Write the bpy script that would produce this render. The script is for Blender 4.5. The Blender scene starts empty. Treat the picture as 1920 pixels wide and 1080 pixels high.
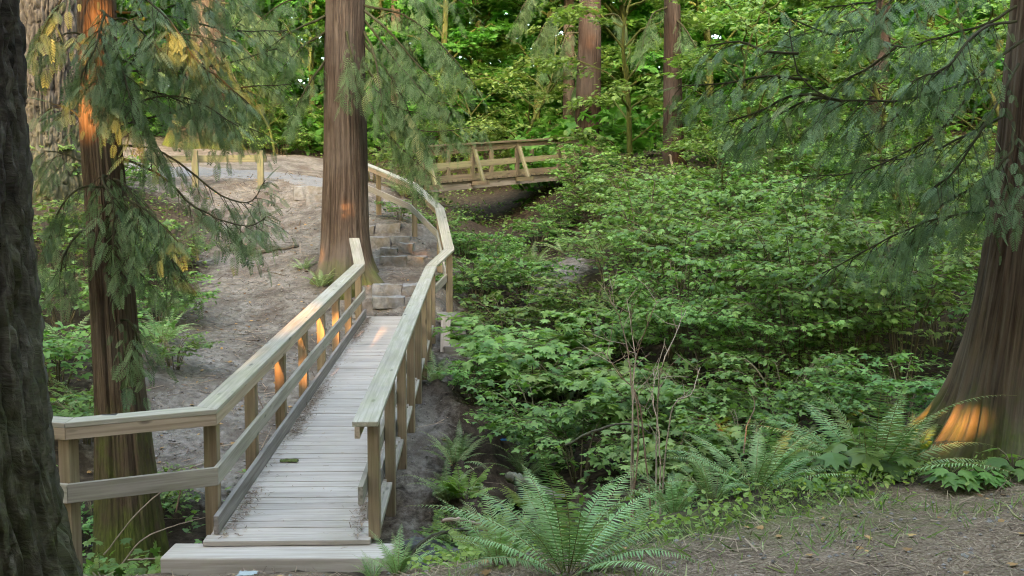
import bpy, math, random
import numpy as np
from mathutils import Vector, Matrix

rng = np.random.default_rng(11)
random.seed(11)
scene = bpy.context.scene
COL = scene.collection
PI = math.pi

# ------------------------------------------------------------------ camera, sky, sun, exposure
CAM_Z, FPX, PITCH = 2.6, 1867.0, math.atan(150 / 1867.0)
cd = bpy.data.cameras.new('camera')
cam = bpy.data.objects.new('camera', cd)
COL.objects.link(cam)
cam.location = (0, 0, CAM_Z)
cam.rotation_euler = (PI / 2 - PITCH, 0, 0)
cd.sensor_width = 36.0
cd.lens = 36.0 * FPX / 1920.0
cd.clip_start = 0.05
cd.clip_end = 400
scene.camera = cam

SUN_EL = math.radians(11)
SUN_AZ = math.atan2(-0.06, -1.0)            # the sun stands behind the viewer, a little to the left
TO_SUN = np.array([math.sin(SUN_AZ) * math.cos(SUN_EL), math.cos(SUN_AZ) * math.cos(SUN_EL), math.sin(SUN_EL)])
world = bpy.data.worlds.new('World')
scene.world = world
world.use_nodes = True
wn = world.node_tree
bg = wn.nodes['Background']
sky = wn.nodes.new('ShaderNodeTexSky')
sky.sky_type = 'NISHITA'
sky.sun_disc = False
sky.sun_elevation = SUN_EL
sky.sun_rotation = SUN_AZ
sky.air_density = 0.8
sky.dust_density = 6.5
sky.ozone_density = 0.0
wn.links.new(sky.outputs[0], bg.inputs[0])
bg.inputs[1].default_value = 0.15
sd = bpy.data.lights.new('sun', 'SUN')
sd.energy = 2.0
sd.angle = math.radians(0.5)
sd.color = (0.62, 0.27, 0.078)
sun = bpy.data.objects.new('sun', sd)
COL.objects.link(sun)
sun.rotation_euler = Vector(-TO_SUN).to_track_quat('-Z', 'Y').to_euler()
sun.location = (-10, -60, 30)
vs = scene.view_settings
vs.view_transform = 'Standard'
vs.look = 'None'
vs.gamma = 1
vs.exposure = 4.75
cy = scene.cycles
cy.max_bounces = 7
cy.diffuse_bounces = 4
cy.glossy_bounces = 2
cy.transmission_bounces = 4
cy.transparent_max_bounces = 4
cy.use_adaptive_sampling = False
cy.sample_clamp_indirect = 0.08
cy.sample_clamp_direct = 0.3
cy.filter_width = 1.15
cy.use_denoising = True
cy.denoising_prefilter = 'NONE'
cy.caustics_reflective = False
cy.caustics_refractive = False

# ------------------------------------------------------------------ helpers
CP, SP = math.cos(PITCH), math.sin(PITCH)


def at(u, v, Y):
    """world point seen at pixel (u, v) of the 1920x1080 photograph, Y metres in front of the viewer"""
    a, b = (u - 960.0), (540.0 - v)
    dx, dy, dz = a, FPX * CP + b * SP, -FPX * SP + b * CP
    t = Y / dy
    return np.array([dx * t, Y, CAM_Z + dz * t])


def hash01(ix, iy, iz):
    n = (ix.astype(np.int64) * 374761393 + iy.astype(np.int64) * 668265263 + iz.astype(np.int64) * 2147483647 % 1274126177 * 0 + iz.astype(np.int64) * 1274126177) & 0xffffffff
    n = ((n ^ (n >> 13)) * 1274126177) & 0xffffffff
    n = n ^ (n >> 16)
    return (n & 0xffff) / 65535.0


def vnoise(x, y, z=None):
    x = np.asarray(x, float); y = np.asarray(y, float)
    z = np.zeros_like(x) if z is None else np.asarray(z, float)
    x, y, z = np.broadcast_arrays(x, y, z)
    ix, iy, iz = np.floor(x), np.floor(y), np.floor(z)
    fx, fy, fz = x - ix, y - iy, z - iz
    fx = fx * fx * (3 - 2 * fx); fy = fy * fy * (3 - 2 * fy); fz = fz * fz * (3 - 2 * fz)
    r = 0
    for dx in (0, 1):
        for dy in (0, 1):
            for dz in (0, 1):
                w = (fx if dx else 1 - fx) * (fy if dy else 1 - fy) * (fz if dz else 1 - fz)
                r = r + w * hash01(ix + dx, iy + dy, iz + dz)
    return r * 2 - 1


def unit(a):
    a = np.asarray(a, float)
    return a / np.maximum(np.linalg.norm(a, axis=-1, keepdims=True), 1e-9)


class MB:
    """collects faces and links them as one mesh object"""

    def __init__(s):
        s.V, s.F, s.R, s.G, s.n = [], [], [], [], 0

    def add(s, V, F, r=0.5, g=None):
        V = np.asarray(V, float)
        if not isinstance(F, (list, tuple)):
            F = [F]
        for f in F:
            s.F.append(np.asarray(f, np.int32) + s.n)
        s.V.append(V)
        s.R.append(np.broadcast_to(np.asarray(r, float), (len(V),)))
        s.G.append(V if g is None else np.asarray(g, float))
        s.n += len(V)
        return s

    def build(s, name, mat, parent=None, smooth=False, bevel=0.0):
        me = bpy.data.meshes.new(name)
        V = np.concatenate(s.V)
        org = np.array(parent.location) if parent is not None else np.zeros(3)
        if parent is not None and parent.parent is not None:
            org = org + np.array(parent.parent.location)
        V = (V - org).astype(np.float32)
        L = np.concatenate([f.ravel() for f in s.F]).astype(np.int32)
        sz = np.concatenate([np.full(len(f), f.shape[1], np.int32) for f in s.F])
        st = np.concatenate([[0], np.cumsum(sz)[:-1]]).astype(np.int32)
        me.vertices.add(len(V)); me.vertices.foreach_set('co', V.ravel())
        me.loops.add(len(L)); me.loops.foreach_set('vertex_index', L)
        me.polygons.add(len(sz)); me.polygons.foreach_set('loop_start', st)
        me.polygons.foreach_set('use_smooth', np.full(len(sz), bool(smooth)))
        a = me.attributes.new('rnd', 'FLOAT', 'POINT'); a.data.foreach_set('value', np.concatenate(s.R).astype(np.float32))
        a = me.attributes.new('gc', 'FLOAT_VECTOR', 'POINT'); a.data.foreach_set('vector', np.concatenate(s.G).astype(np.float32).ravel())
        me.update(calc_edges=True)
        me.materials.append(mat)
        o = bpy.data.objects.new(name, me)
        COL.objects.link(o)
        if parent is not None:
            o.parent = parent
        if bevel:
            m = o.modifiers.new('bevel', 'BEVEL'); m.width = bevel; m.segments = 2; m.limit_method = 'ANGLE'
        return o


def tag(o, label, cat, group=None, kind=None):
    if label: o['label'] = label
    if cat: o['category'] = cat
    if group: o['group'] = group
    if kind: o['kind'] = kind
    return o


def thing(name, loc, label, cat, group=None):
    o = bpy.data.objects.new(name, None)
    COL.objects.link(o)
    o.location = tuple(float(c) for c in loc)
    o.empty_display_size = 0.2
    return tag(o, label, cat, group)


def copy_tree(o, parent=None):
    c = o.copy(); COL.objects.link(c)
    if parent is not None: c.parent = parent
    for ch in list(o.children):
        copy_tree(ch, c)
    return c


BOXF = np.array([[0, 3, 2, 1], [4, 5, 6, 7], [0, 1, 5, 4], [1, 2, 6, 5], [2, 3, 7, 6], [3, 0, 4, 7]])


def box(mb, c, ax, dims, r=None, jit=0.0):
    """box: centre, rows of axes (along, across, up), full dims"""
    l, w, h = [d / 2 for d in dims]
    loc = np.array([[-l, -w, -h], [l, -w, -h], [l, w, -h], [-l, w, -h], [-l, -w, h], [l, -w, h], [l, w, h], [-l, w, h]])
    if jit: loc = loc + rng.uniform(-jit, jit, loc.shape)
    r = rng.random() if r is None else r
    mb.add(np.asarray(c) + loc @ np.asarray(ax), BOXF, r, loc + np.array([r * 37.0, r * 11.0, r * 5.0]))


def beam(mb, p0, p1, w, h, r=None, up=(0, 0, 1)):
    p0, p1 = np.asarray(p0, float), np.asarray(p1, float)
    d = p1 - p0; L = np.linalg.norm(d); d = d / L
    side = unit(np.cross(up, d)); u2 = np.cross(d, side)
    box(mb, (p0 + p1) / 2, [d, side, u2], (L, w, h), r)


def post(mb, base, top, w, d=None, yaw=0.0, r=None):
    base, top = np.asarray(base, float), np.asarray(top, float)
    ax = unit(top - base)
    side = np.array([math.cos(yaw), math.sin(yaw), 0]); side = unit(side - ax * side.dot(ax))
    box(mb, (base + top) / 2, [ax, side, np.cross(ax, side)], (np.linalg.norm(top - base), w, d or w), r)


def rail_boards(pts, w, h, off=0.0, gap=0.0015):
    """boards of section w (across) x h (up) along a polyline, mitred at its bends; off shifts them sideways.
    The polyline is the middle of the top face. Yields one MB per board."""
    P = np.asarray(pts, float)
    n = len(P)
    D = unit((P[1:] - P[:-1]) * np.array([1, 1, 0]))
    N = np.stack([-D[:, 1], D[:, 0], np.zeros(n - 1)], 1)
    M = []
    for i in range(n):
        if i == 0: m = N[0]
        elif i == n - 1: m = N[-1]
        else:
            m = N[i - 1] + N[i]; m = m / max(m.dot(N[i]), 0.3)
        M.append(m)
    out = []
    for i in range(n - 1):
        d = P[i + 1] - P[i]; L = np.linalg.norm(d); d = d / L
        a, b = P[i] + d * gap, P[i + 1] - d * gap
        c = []
        for q, m in ((a, M[i]), (b, M[i + 1])):
            for s in (-1, 1):
                for z in (-h, 0):
                    c.append(q + m * (off + s * w / 2) + np.array([0, 0, z]))
        c = np.array(c)  # order: a-,lo a-,hi a+,lo a+,hi b...
        V = c[[0, 4, 6, 2, 1, 5, 7, 3]]
        r = rng.random()
        al = (V - P[i]) @ d
        g = np.stack([al, (V - P[i]) @ N[i], V[:, 2] - (P[i][2] + al * d[2])], 1) + np.array([r * 37, r * 11, r * 5])
        mb = MB(); mb.add(V, BOXF, r, g)
        out.append(mb)
    return out


def tube(mb, pts, rad, sides=6, r=0.5, cap=True):
    P = np.asarray(pts, float); n = len(P)
    rad = np.broadcast_to(np.asarray(rad, float), (n,))
    T = np.zeros_like(P); T[1:-1] = P[2:] - P[:-2]; T[0] = P[1] - P[0]; T[-1] = P[-1] - P[-2]
    T = unit(T)
    ref = np.array([0.0, 0, 1.0]) if abs(T[:, 2]).mean() < 0.8 else np.array([1.0, 0.2, 0])
    A = unit(np.cross(T, ref)); B = np.cross(T, A)
    th = np.arange(sides) / sides * 2 * PI
    V = P[:, None] + rad[:, None, None] * (np.cos(th)[None, :, None] * A[:, None] + np.sin(th)[None, :, None] * B[:, None])
    s = np.concatenate([[0], np.cumsum(np.linalg.norm(P[1:] - P[:-1], axis=1))])
    g = np.stack([np.broadcast_to(th * 0.1, (n, sides)), np.broadcast_to(s[:, None], (n, sides)), np.full((n, sides), r * 9)], 2)
    i = np.arange(n - 1)[:, None] * sides; j = np.arange(sides)[None]; k = (j + 1) % sides
    F = np.stack([i + j, i + k, i + sides + k, i + sides + j], 2).reshape(-1, 4)
    mb.add(V.reshape(-1, 3), F, r, g.reshape(-1, 3))


def curve(pts, n):
    """smooth polyline through the points (Catmull-Rom)"""
    P = np.asarray(pts, float)
    if len(P) == 2:
        return P[0] + (P[1] - P[0]) * np.linspace(0, 1, n)[:, None]
    Q = np.vstack([2 * P[0] - P[1], P, 2 * P[-1] - P[-2]])
    t = np.linspace(0, len(P) - 1 - 1e-6, n); i = t.astype(int); f = (t - i)[:, None]
    p0, p1, p2, p3 = Q[i], Q[i + 1], Q[i + 2], Q[i + 3]
    return 0.5 * (2 * p1 + (p2 - p0) * f + (2 * p0 - 5 * p1 + 4 * p2 - p3) * f ** 2 + (3 * p1 - p0 - 3 * p2 + p3) * f ** 3)


def scatter(mb, T, pos, tip, nor, size, rnd):
    """many copies of a small flat template (x across, y towards its tip, z normal) into one mesh"""
    TV, TF = T
    pos = np.asarray(pos, float); m = len(pos)
    if m == 0: return
    Yv = unit(tip); X = unit(np.cross(Yv, nor)); Z = np.cross(X, Yv)
    size = np.broadcast_to(np.asarray(size, float), (m,))
    V = pos[:, None] + size[:, None, None] * (TV[None, :, 0:1] * X[:, None] + TV[None, :, 1:2] * Yv[:, None] + TV[None, :, 2:3] * Z[:, None])
    off = (np.arange(m) * len(TV))[:, None, None]
    mb.add(V.reshape(-1, 3), [(f[None] + off).reshape(-1, f.shape[1]) for f in TF], np.repeat(np.broadcast_to(rnd, (m,)), len(TV)))


# ------------------------------------------------------------------ leaf templates
def T_maple():
    ang = [-90, -52, -8, 12, 32, 50, 68, 90, 112, 130, 148, 168, 188, 232]
    rad = [.30, .36, .50, .30, .34, .58, .33, .66, .33, .58, .34, .30, .50, .36]
    v = [[0, .36, .0]]
    for a, r in zip(ang, rad):
        x, y = r * math.cos(math.radians(a)), .36 + r * math.sin(math.radians(a))
        v.append([x, y, -.16 * abs(x) - .14 * y * y])
    k = len(ang)
    return np.array(v), [np.array([[0, 1 + i, 1 + (i + 1) % k] for i in range(k)])]


def T_simple():
    v = np.array([[0, 0, 0], [.30, .3, -.05], [.22, .7, -.09], [0, 1, -.14], [-.22, .7, -.09], [-.30, .3, -.05]])
    return v, [np.array([[0, 1, 2, 3], [0, 3, 4, 5]])]


def T_tri():
    """three-leaflet leaf, salmonberry"""
    V, F = [], []
    b, _ = T_simple()
    for a, s in ((0, .72), (70, .55), (-70, .55)):
        c, n = math.cos(math.radians(a)), math.sin(math.radians(a))
        w = b * s
        q = np.stack([w[:, 0] * c + w[:, 1] * n, -w[:, 0] * n + w[:, 1] * c + .25, w[:, 2]], 1)
        F.append(np.array([[0, 1, 2, 3], [0, 3, 4, 5]]) + len(V) * 6)
        V.append(q)
    return np.concatenate(V), [np.concatenate(F)]


def T_pinna():
    v = np.array([[0, 0, 0], [.075, .06, .01], [.075, .45, .0], [0, 1, -.09], [-.05, .45, .0], [-.05, .06, .01]])
    return v, [np.array([[0, 1, 2, 5], [5, 2, 3, 4]])]


def T_spray(pairs=9, sub=4, w=.035):
    """flat cedar spray, length 1"""
    V, F = [], []

    def blade(p, d, L, wd):
        d = unit(d); s = np.array([d[1], -d[0], 0])
        q = np.array([p, p + d * L * .4 + s * wd, p + d * L, p + d * L * .4 - s * wd])
        q[:, 2] -= .0
        F.append(np.arange(4) + 4 * len(V)); V.append(q)
    blade(np.zeros(3), np.array([0, 1., 0]), 1.0, .012)
    for i in range(pairs):
        t = .06 + .86 * i / pairs
        L = .38 * (1 - t) ** .8 * min(1, .5 + 2.2 * t) + .05
        for s in (-1, 1):
            a = math.radians(52)
            d = np.array([s * math.sin(a), math.cos(a), 0])
            p = np.array([0, t + (.02 if s > 0 else 0), 0])
            if sub == 0:
                blade(p, d, L, w * 1.1)
            else:
                blade(p, d, L, w * .36)
                for j in range(sub):
                    f = .2 + .72 * j / sub
                    l2 = L * .17 * (1 - f) + .038
                    for s2 in (-1, 1):
                        b2 = a * s + s2 * math.radians(42)
                        blade(p + d * L * f, np.array([math.sin(b2), math.cos(b2), 0]), l2, w * .36)
    V = np.concatenate(V)
    V[:, 2] += -.25 * V[:, 1] ** 2 - .35 * np.abs(V[:, 0]) ** 1.3
    return V, [np.array(F)]


def T_clump():
    """a small twig tip of six leaves for far crowns"""
    V, F = [], []
    b, _ = T_simple()
    for k in range(6):
        a = -100 + 40 * k + (k % 2) * 9
        c, n = math.cos(math.radians(a)), math.sin(math.radians(a))
        w = b * (.55 + .12 * (k % 3))
        F.append(np.array([[0, 1, 2, 3], [0, 3, 4, 5]]) + 6 * len(V))
        V.append(np.stack([w[:, 0] * c + w[:, 1] * n + .06 * (k % 3 - 1), -w[:, 0] * n + w[:, 1] * c + .12 * (k % 2), w[:, 2] * 1.6 + .05 * (k % 3)], 1))
    return np.concatenate(V), [np.concatenate(F)]


MAPLE, SIMPLE, TRI, PINNA, CLUMP = T_maple(), T_simple(), T_tri(), T_pinna(), T_clump()
SPRAY, SPRAY_FAR = T_spray(8, 4, .036), T_spray(7, 0, .022)
LACE = T_spray(11, 0, .05)
SPRAY_DIM = T_spray(7, 0, .028)


# ------------------------------------------------------------------ materials
def nt(name):
    m = bpy.data.materials.new(name); m.use_nodes = True
    t = m.node_tree
    return m, t, t.nodes['Principled BSDF'], t.nodes['Material Output']


class NB:
    def __init__(s, t): s.t = t
    def n(s, kind, **kw):
        x = s.t.nodes.new(kind)
        for k, v in kw.items(): setattr(x, k, v)
        return x
    def l(s, a, b): s.t.links.new(a, b)
    def attr(s, name): return s.n('ShaderNodeAttribute', attribute_name=name)
    def vmul(s, vec, sc):
        x = s.n('ShaderNodeMapping'); x.inputs['Scale'].default_value = sc; s.l(vec, x.inputs[0]); return x.outputs[0]
    def noise(s, vec, scale, detail=4, rough=.55, dist=0):
        x = s.n('ShaderNodeTexNoise'); x.inputs['Scale'].default_value = scale; x.inputs['Detail'].default_value = detail
        x.inputs['Roughness'].default_value = rough; x.inputs['Distortion'].default_value = dist
        if vec is not None: s.l(vec, x.inputs['Vector'])
        return x.outputs[0]
    def ramp(s, fac, stops):
        x = s.n('ShaderNodeValToRGB'); e = x.color_ramp.elements
        e[0].position, e[0].color = stops[0][0], (*stops[0][1], 1)
        e[1].position, e[1].color = stops[-1][0], (*stops[-1][1], 1)
        for p, c in stops[1:-1]:
            q = e.new(p); q.color = (*c, 1)
        s.l(fac, x.inputs[0]); return x.outputs[0]
    def step(s, fac, a, b):
        x = s.n('ShaderNodeMapRange', clamp=True); x.inputs[1].default_value = a; x.inputs[2].default_value = b
        s.l(fac, x.inputs[0]); return x.outputs[0]
    def mix(s, fac, a, b, mode='MIX'):
        x = s.n('ShaderNodeMix', data_type='RGBA', blend_type=mode)
        for i, v in ((0, fac), (6, a), (7, b)):
            if hasattr(v, 'links'): s.l(v, x.inputs[i])
            elif i == 0: x.inputs[0].default_value = v
            else: x.inputs[i].default_value = (*v, 1)
        return x.outputs[2]
    def math(s, op, a, b=0.0):
        x = s.n('ShaderNodeMath', operation=op)
        for i, v in ((0, a), (1, b)):
            if hasattr(v, 'links'): s.l(v, x.inputs[i])
            else: x.inputs[i].default_value = v
        return x.outputs[0]
    def bump(s, h, strength, dist, bsdf):
        x = s.n('ShaderNodeBump'); x.inputs['Strength'].default_value = strength; x.inputs['Distance'].default_value = dist
        s.l(h, x.inputs['Height']); s.l(x.outputs[0], bsdf.inputs['Normal'])


def mat_leaf(name, ca, cb, trans=.35, tcol=None, rough=.5, cc=None):
    m, t, b, out = nt(name); k = NB(t)
    r = k.attr('rnd').outputs['Fac']
    col = k.ramp(r, [(0, ca), (.85, cb), (1, cc or cb)])
    oi = k.n('ShaderNodeObjectInfo')
    hs = k.n('ShaderNodeHueSaturation')
    k.l(k.math('ADD', k.math('MULTIPLY', oi.outputs['Random'], .04), .48), hs.inputs['Hue'])
    k.l(k.math('ADD', k.math('MULTIPLY', oi.outputs['Random'], .4), .8), hs.inputs['Value'])
    k.l(col, hs.inputs['Color'])
    k.l(hs.outputs[0], b.inputs['Base Color'])
    b.inputs['Roughness'].default_value = rough
    b.inputs['Specular IOR Level'].default_value = .22
    tr = k.n('ShaderNodeBsdfTranslucent')
    k.l(k.mix(1.0, hs.outputs[0], tcol or (1.5, 1.6, .7), 'MULTIPLY'), tr.inputs['Color'])
    ms = k.n('ShaderNodeMixShader'); ms.inputs[0].default_value = trans
    k.l(b.outputs[0], ms.inputs[1]); k.l(tr.outputs[0], ms.inputs[2]); k.l(ms.outputs[0], out.inputs['Surface'])
    return m


def mat_wood(name, lo, mid, hi, stain=.5, knots=True, algae=0.0, grain=1.0, tonev=.34):
    m, t, b, out = nt(name); k = NB(t)
    g = k.attr('gc').outputs['Vector']; r = k.attr('rnd').outputs['Fac']
    f = k.noise(k.vmul(g, (1.2, 34, 34)), 1.0, 5, .6, .6)
    col = k.ramp(f, [(.28, lo), (.5, mid), (.72, hi)])
    big = k.noise(k.vmul(g, (1.6, 5, 5)), 1.0, 4, .6)
    col = k.mix(k.math('MULTIPLY', k.step(big, .45, .75), stain), col, tuple(c * .45 for c in mid))
    if knots:
        v = k.n('ShaderNodeTexVoronoi'); v.inputs['Scale'].default_value = 1.0; k.l(k.vmul(g, (2.6, 8, 8)), v.inputs['Vector'])
        col = k.mix(k.math('MULTIPLY', k.step(v.outputs['Distance'], .17, .07), .75), col, tuple(c * .28 for c in mid))
    if algae:
        a = k.noise(k.vmul(g, (2.2, 7, 7)), 1.3, 5, .65)
        col = k.mix(k.math('MULTIPLY', k.step(a, .42, .65), algae), col, (.20, .21, .085))
    tone = k.math('ADD', k.math('MULTIPLY', r, tonev), 1 - tonev / 2)
    cmb = k.n('ShaderNodeCombineColor')
    for i in range(3): k.l(tone, cmb.inputs[i])
    col = k.mix(1.0, col, cmb.outputs[0], 'MULTIPLY')
    k.l(col, b.inputs['Base Color'])
    b.inputs['Roughness'].default_value = .82
    b.inputs['Specular IOR Level'].default_value = .25
    k.bump(k.math('ADD', f, k.math('MULTIPLY', big, .6)), .45 * grain, .006, b)
    return m


def mat_bark(name, dark, mid, light, moss=0.0, mosstop=1.5, fine=26.0, zs=1.3, bump=.9):
    m, t, b, out = nt(name); k = NB(t)
    g = k.attr('gc').outputs['Vector']; r = k.attr('rnd').outputs['Fac']
    f = k.noise(k.vmul(g, (fine, zs, fine)), 1.0, 6, .65, .9)
    f2 = k.noise(k.vmul(g, (fine * 3, zs * 5, fine)), 1.0, 4, .6, .4)
    col = k.ramp(f, [(.30, dark), (.5, mid), (.72, light)])
    col = k.mix(k.math('MULTIPLY', f2, .5), col, dark)
    # r is the depth of the furrow: deeper clefts are coloured darker
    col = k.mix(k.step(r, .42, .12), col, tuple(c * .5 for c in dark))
    bigr = k.noise(k.vmul(g, (1.3, .8, 1.3)), 1.0, 4, .6)
    col = k.mix(k.math('MULTIPLY', k.step(bigr, .45, .7), .5), col, tuple((c * .6 + d * .4) for c, d in zip(light, (.16, .16, .15))))
    if moss:
        z = k.n('ShaderNodeSeparateXYZ'); k.l(g, z.inputs[0])
        a = k.noise(k.vmul(g, (5, 2.4, 5)), 1.0, 6, .7, .3)
        hh = k.step(z.outputs[1], mosstop, -.2)
        fac = k.step(k.math('ADD', k.math('MULTIPLY', hh, .42), k.math('MULTIPLY', a, .8)), .56, .82)
        mc = k.ramp(f2, [(.3, (.035, .05, .01)), (.7, (.13, .15, .03))])
        col = k.mix(k.math('MULTIPLY', fac, moss), col, mc)
    k.l(col, b.inputs['Base Color'])
    b.inputs['Roughness'].default_value = .92
    b.inputs['Specular IOR Level'].default_value = .15
    k.bump(k.math('ADD', f, k.math('MULTIPLY', f2, .5)), bump, .02, b)
    return m


def mat_plain(name, ca, cb, scale=8, rough=.85, bump=.3, dist=.01, cc=None):
    m, t, b, out = nt(name); k = NB(t)
    g = k.n('ShaderNodeTexCoord').outputs['Object']
    f = k.noise(g, scale, 6, .62)
    col = k.ramp(f, [(.3, ca), (.7, cb)])
    if cc:
        col = k.mix(k.step(k.noise(g, scale * .35, 5, .6), .52, .68), col, cc)
    k.l(col, b.inputs['Base Color']); b.inputs['Roughness'].default_value = rough
    b.inputs['Specular IOR Level'].default_value = .25
    k.bump(f, bump, dist, b)
    return m


def mat_rnd(name, ca, cb, rough=.85):
    m, t, b, out = nt(name); k = NB(t)
    k.l(k.ramp(k.attr('rnd').outputs['Fac'], [(0, ca), (1, cb)]), b.inputs['Base Color'])
    b.inputs['Roughness'].default_value = rough; b.inputs['Specular IOR Level'].default_value = .2
    return m


def mat_ground():
    m, t, b, out = nt('forest_soil'); k = NB(t)
    pos = k.n('ShaderNodeNewGeometry').outputs['Position']
    sep = k.n('ShaderNodeSeparateXYZ'); k.l(k.attr('gc').outputs['Vector'], sep.inputs[0])
    n1 = k.noise(pos, 1.3, 6, .6); n2 = k.noise(pos, 9, 6, .65); n3 = k.noise(pos, 60, 3, .6)
    soil = k.ramp(n2, [(.3, (.022, .017, .012)), (.55, (.06, .045, .03)), (.75, (.11, .085, .055))])
    dirt = k.ramp(n2, [(.28, (.10, .086, .068)), (.5, (.185, .164, .135)), (.72, (.275, .25, .21))])
    dirt = k.mix(k.math('MULTIPLY', k.step(n1, .42, .62), .75), dirt, (.085, .065, .048))
    dirt = k.mix(k.math('MULTIPLY', k.step(n3, .55, .7), .45), dirt, (.08, .055, .035))
    litter = k.ramp(n3, [(.3, (.075, .050, .032)), (.52, (.20, .145, .095)), (.75, (.37, .30, .215))])
    litter = k.mix(k.math('MULTIPLY', k.step(n1, .42, .66), .6), litter, (.075, .050, .032))
    moss = k.ramp(n2, [(.3, (.04, .055, .012)), (.7, (.12, .14, .035))])
    wob = k.math('MULTIPLY', k.math('SUBTRACT', n2, .5), .7)
    col = k.mix(k.step(k.math('ADD', sep.outputs[0], wob), .35, .65), soil, dirt)
    col = k.mix(k.step(k.math('ADD', sep.outputs[1], wob), .35, .65), col, litter)
    col = k.mix(k.math('MULTIPLY', k.step(k.math('ADD', sep.outputs[2], k.math('MULTIPLY', wob, 1.5)), .4, .8), .7), col, moss)
    k.l(col, b.inputs['Base Color']); b.inputs['Roughness'].default_value = .95
    b.inputs['Specular IOR Level'].default_value = .1
    k.bump(k.math('ADD', k.math('MULTIPLY', n2, 1.0), k.math('MULTIPLY', n3, .35)), .8, .06, b)
    return m


M = {}
M['deck'] = mat_wood('deck_wood', (.29, .25, .205), (.385, .34, .285), (.46, .41, .35), .25, False, tonev=.18)
M['cap'] = mat_wood('handrail_wood', (.20, .178, .135), (.29, .262, .205), (.38, .345, .28), .4, True, .28)
M['rail'] = mat_wood('rail_wood', (.20, .175, .135), (.29, .26, .21), (.37, .335, .28), .3, True, .12)
M['under'] = mat_wood('under_rail_wood', (.22, .165, .105), (.31, .24, .165), (.39, .31, .22), .3, True)
M['post'] = mat_wood('post_wood', (.14, .10, .06), (.215, .16, .10), (.29, .22, .145), .35, True, .15)
M['toe'] = mat_wood('toe_board_wood', (.14, .12, .10), (.23, .205, .18), (.32, .29, .255), .4, False)
M['old'] = mat_wood('old_timber', (.10, .085, .07), (.21, .185, .155), (.33, .30, .26), .6, True, .15)
M['darkwood'] = mat_wood('dark_old_wood', (.06, .045, .03), (.10, .077, .052), (.15, .118, .082), .4, True, .3)  # darker brown wood tone for the far footbridge
M['greenwood'] = mat_wood('algae_wood', (.10, .088, .05), (.15, .133, .08), (.20, .18, .112), .4, True, .55)
M['cedar'] = mat_bark('cedar_bark', (.03, .02, .013), (.095, .069, .05), (.175, .135, .10), .75, .6)
M['cedar_moss'] = mat_bark('mossy_cedar_bark', (.03, .02, .012), (.095, .066, .04), (.165, .125, .08), 1.0, 2.6)
M['cedar_dark'] = mat_bark('dark_cedar_bark', (.018, .013, .008), (.07, .05, .033), (.13, .097, .068), .9, 1.6)
M['cedar_red'] = mat_bark('fibrous_cedar_bark', (.016, .010, .006), (.108, .072, .044), (.215, .152, .098), .8, 1.0, 24.0, .8, 1.0)
M['fir'] = mat_bark('fir_bark', (.009, .007, .005), (.058, .046, .035), (.17, .142, .112), .28, 4.0, 20, 7.0, 1.0)
M['fir_pale'] = mat_bark('pale_fir_bark', (.02, .017, .014), (.085, .076, .062), (.155, .14, .118), .3, 3.0, 12, 2.5, 1.0)
M['far_bark'] = mat_bark('red_brown_bark', (.02, .013, .009), (.06, .04, .029), (.11, .078, .058), .3, 1.5)
M['limb'] = mat_bark('branch_bark', (.02, .015, .01), (.06, .046, .03), (.11, .088, .06), .35, 9.0)
M['mosslimb'] = mat_bark('mossy_branch_bark', (.03, .025, .015), (.075, .065, .03), (.13, .12, .05), .9, 30.0)
M['twig'] = mat_rnd('bare_twig', (.22, .14, .09), (.42, .34, .25))
M['stem'] = mat_rnd('green_stem', (.07, .06, .03), (.15, .13, .07))
M['rachis'] = mat_rnd('fern_rachis', (.16, .15, .05), (.26, .22, .09))
M['cedarleaf'] = mat_leaf('cedar_foliage', (.055, .105, .038), (.165, .245, .105), .25, (1.2, 1.3, .7), .6, (.24, .25, .10))
M['cedarleaf_blue'] = mat_leaf('cedar_foliage_bluish', (.06, .11, .045), (.20, .29, .13), .25, (1.2, 1.3, .75), .6, (.24, .26, .11))
M['maple'] = mat_leaf('maple_leaf', (.065, .125, .03), (.22, .345, .085), .35, None, .5, (.24, .30, .07))
M['thimble'] = mat_leaf('thimbleberry_leaf', (.09, .16, .045), (.26, .37, .11), .35, None, .55, (.32, .34, .07))
M['salmon'] = mat_leaf('salmonberry_leaf', (.06, .125, .032), (.21, .32, .08), .35, None, .5, (.2, .25, .07))
M['fern'] = mat_leaf('sword_fern_leaf', (.11, .19, .065), (.31, .425, .185), .25, (1.3, 1.4, .7), .42, (.22, .2, .06))
M['ladyfern'] = mat_leaf('lady_fern_leaf', (.12, .20, .04), (.28, .37, .09), .4, None, .5, (.36, .36, .10))
M['wood_leaf'] = mat_leaf('woodland_leaf', (.045, .13, .022), (.13, .29, .05), .45, (1.2, 1.5, .6), .5, (.20, .32, .06))
M['cover'] = mat_leaf('ground_cover_leaf', (.05, .09, .022), (.18, .26, .065), .3, None, .5, (.22, .24, .07))
M['grass'] = mat_leaf('grass_blade', (.10, .16, .05), (.22, .28, .10), .3, None, .6, (.42, .38, .22))
M['shade_tree'] = mat_leaf('shade_crown_leaf', (.03, .06, .03), (.06, .10, .05), .05, (1, 1, .6), .6)  # leaf cards of the unseen conifers added as sun blockers
M['litter'] = mat_rnd('needle_litter', (.055, .032, .02), (.34, .25, .165))
M['deadleaf'] = mat_rnd('dead_leaf', (.12, .06, .025), (.42, .26, .10))
M['stone'] = mat_plain('step_stone', (.11, .107, .10), (.29, .283, .265), 7, .9, .7, .02, (.15, .13, .10))
M['rock'] = mat_plain('creek_rock', (.05, .048, .045), (.14, .135, .125), 6, .75, .6, .02, (.07, .085, .035))
M['gravel'] = mat_plain('grey_gravel', (.10, .10, .10), (.20, .20, .195), 45, .95, .7, .02)
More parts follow.
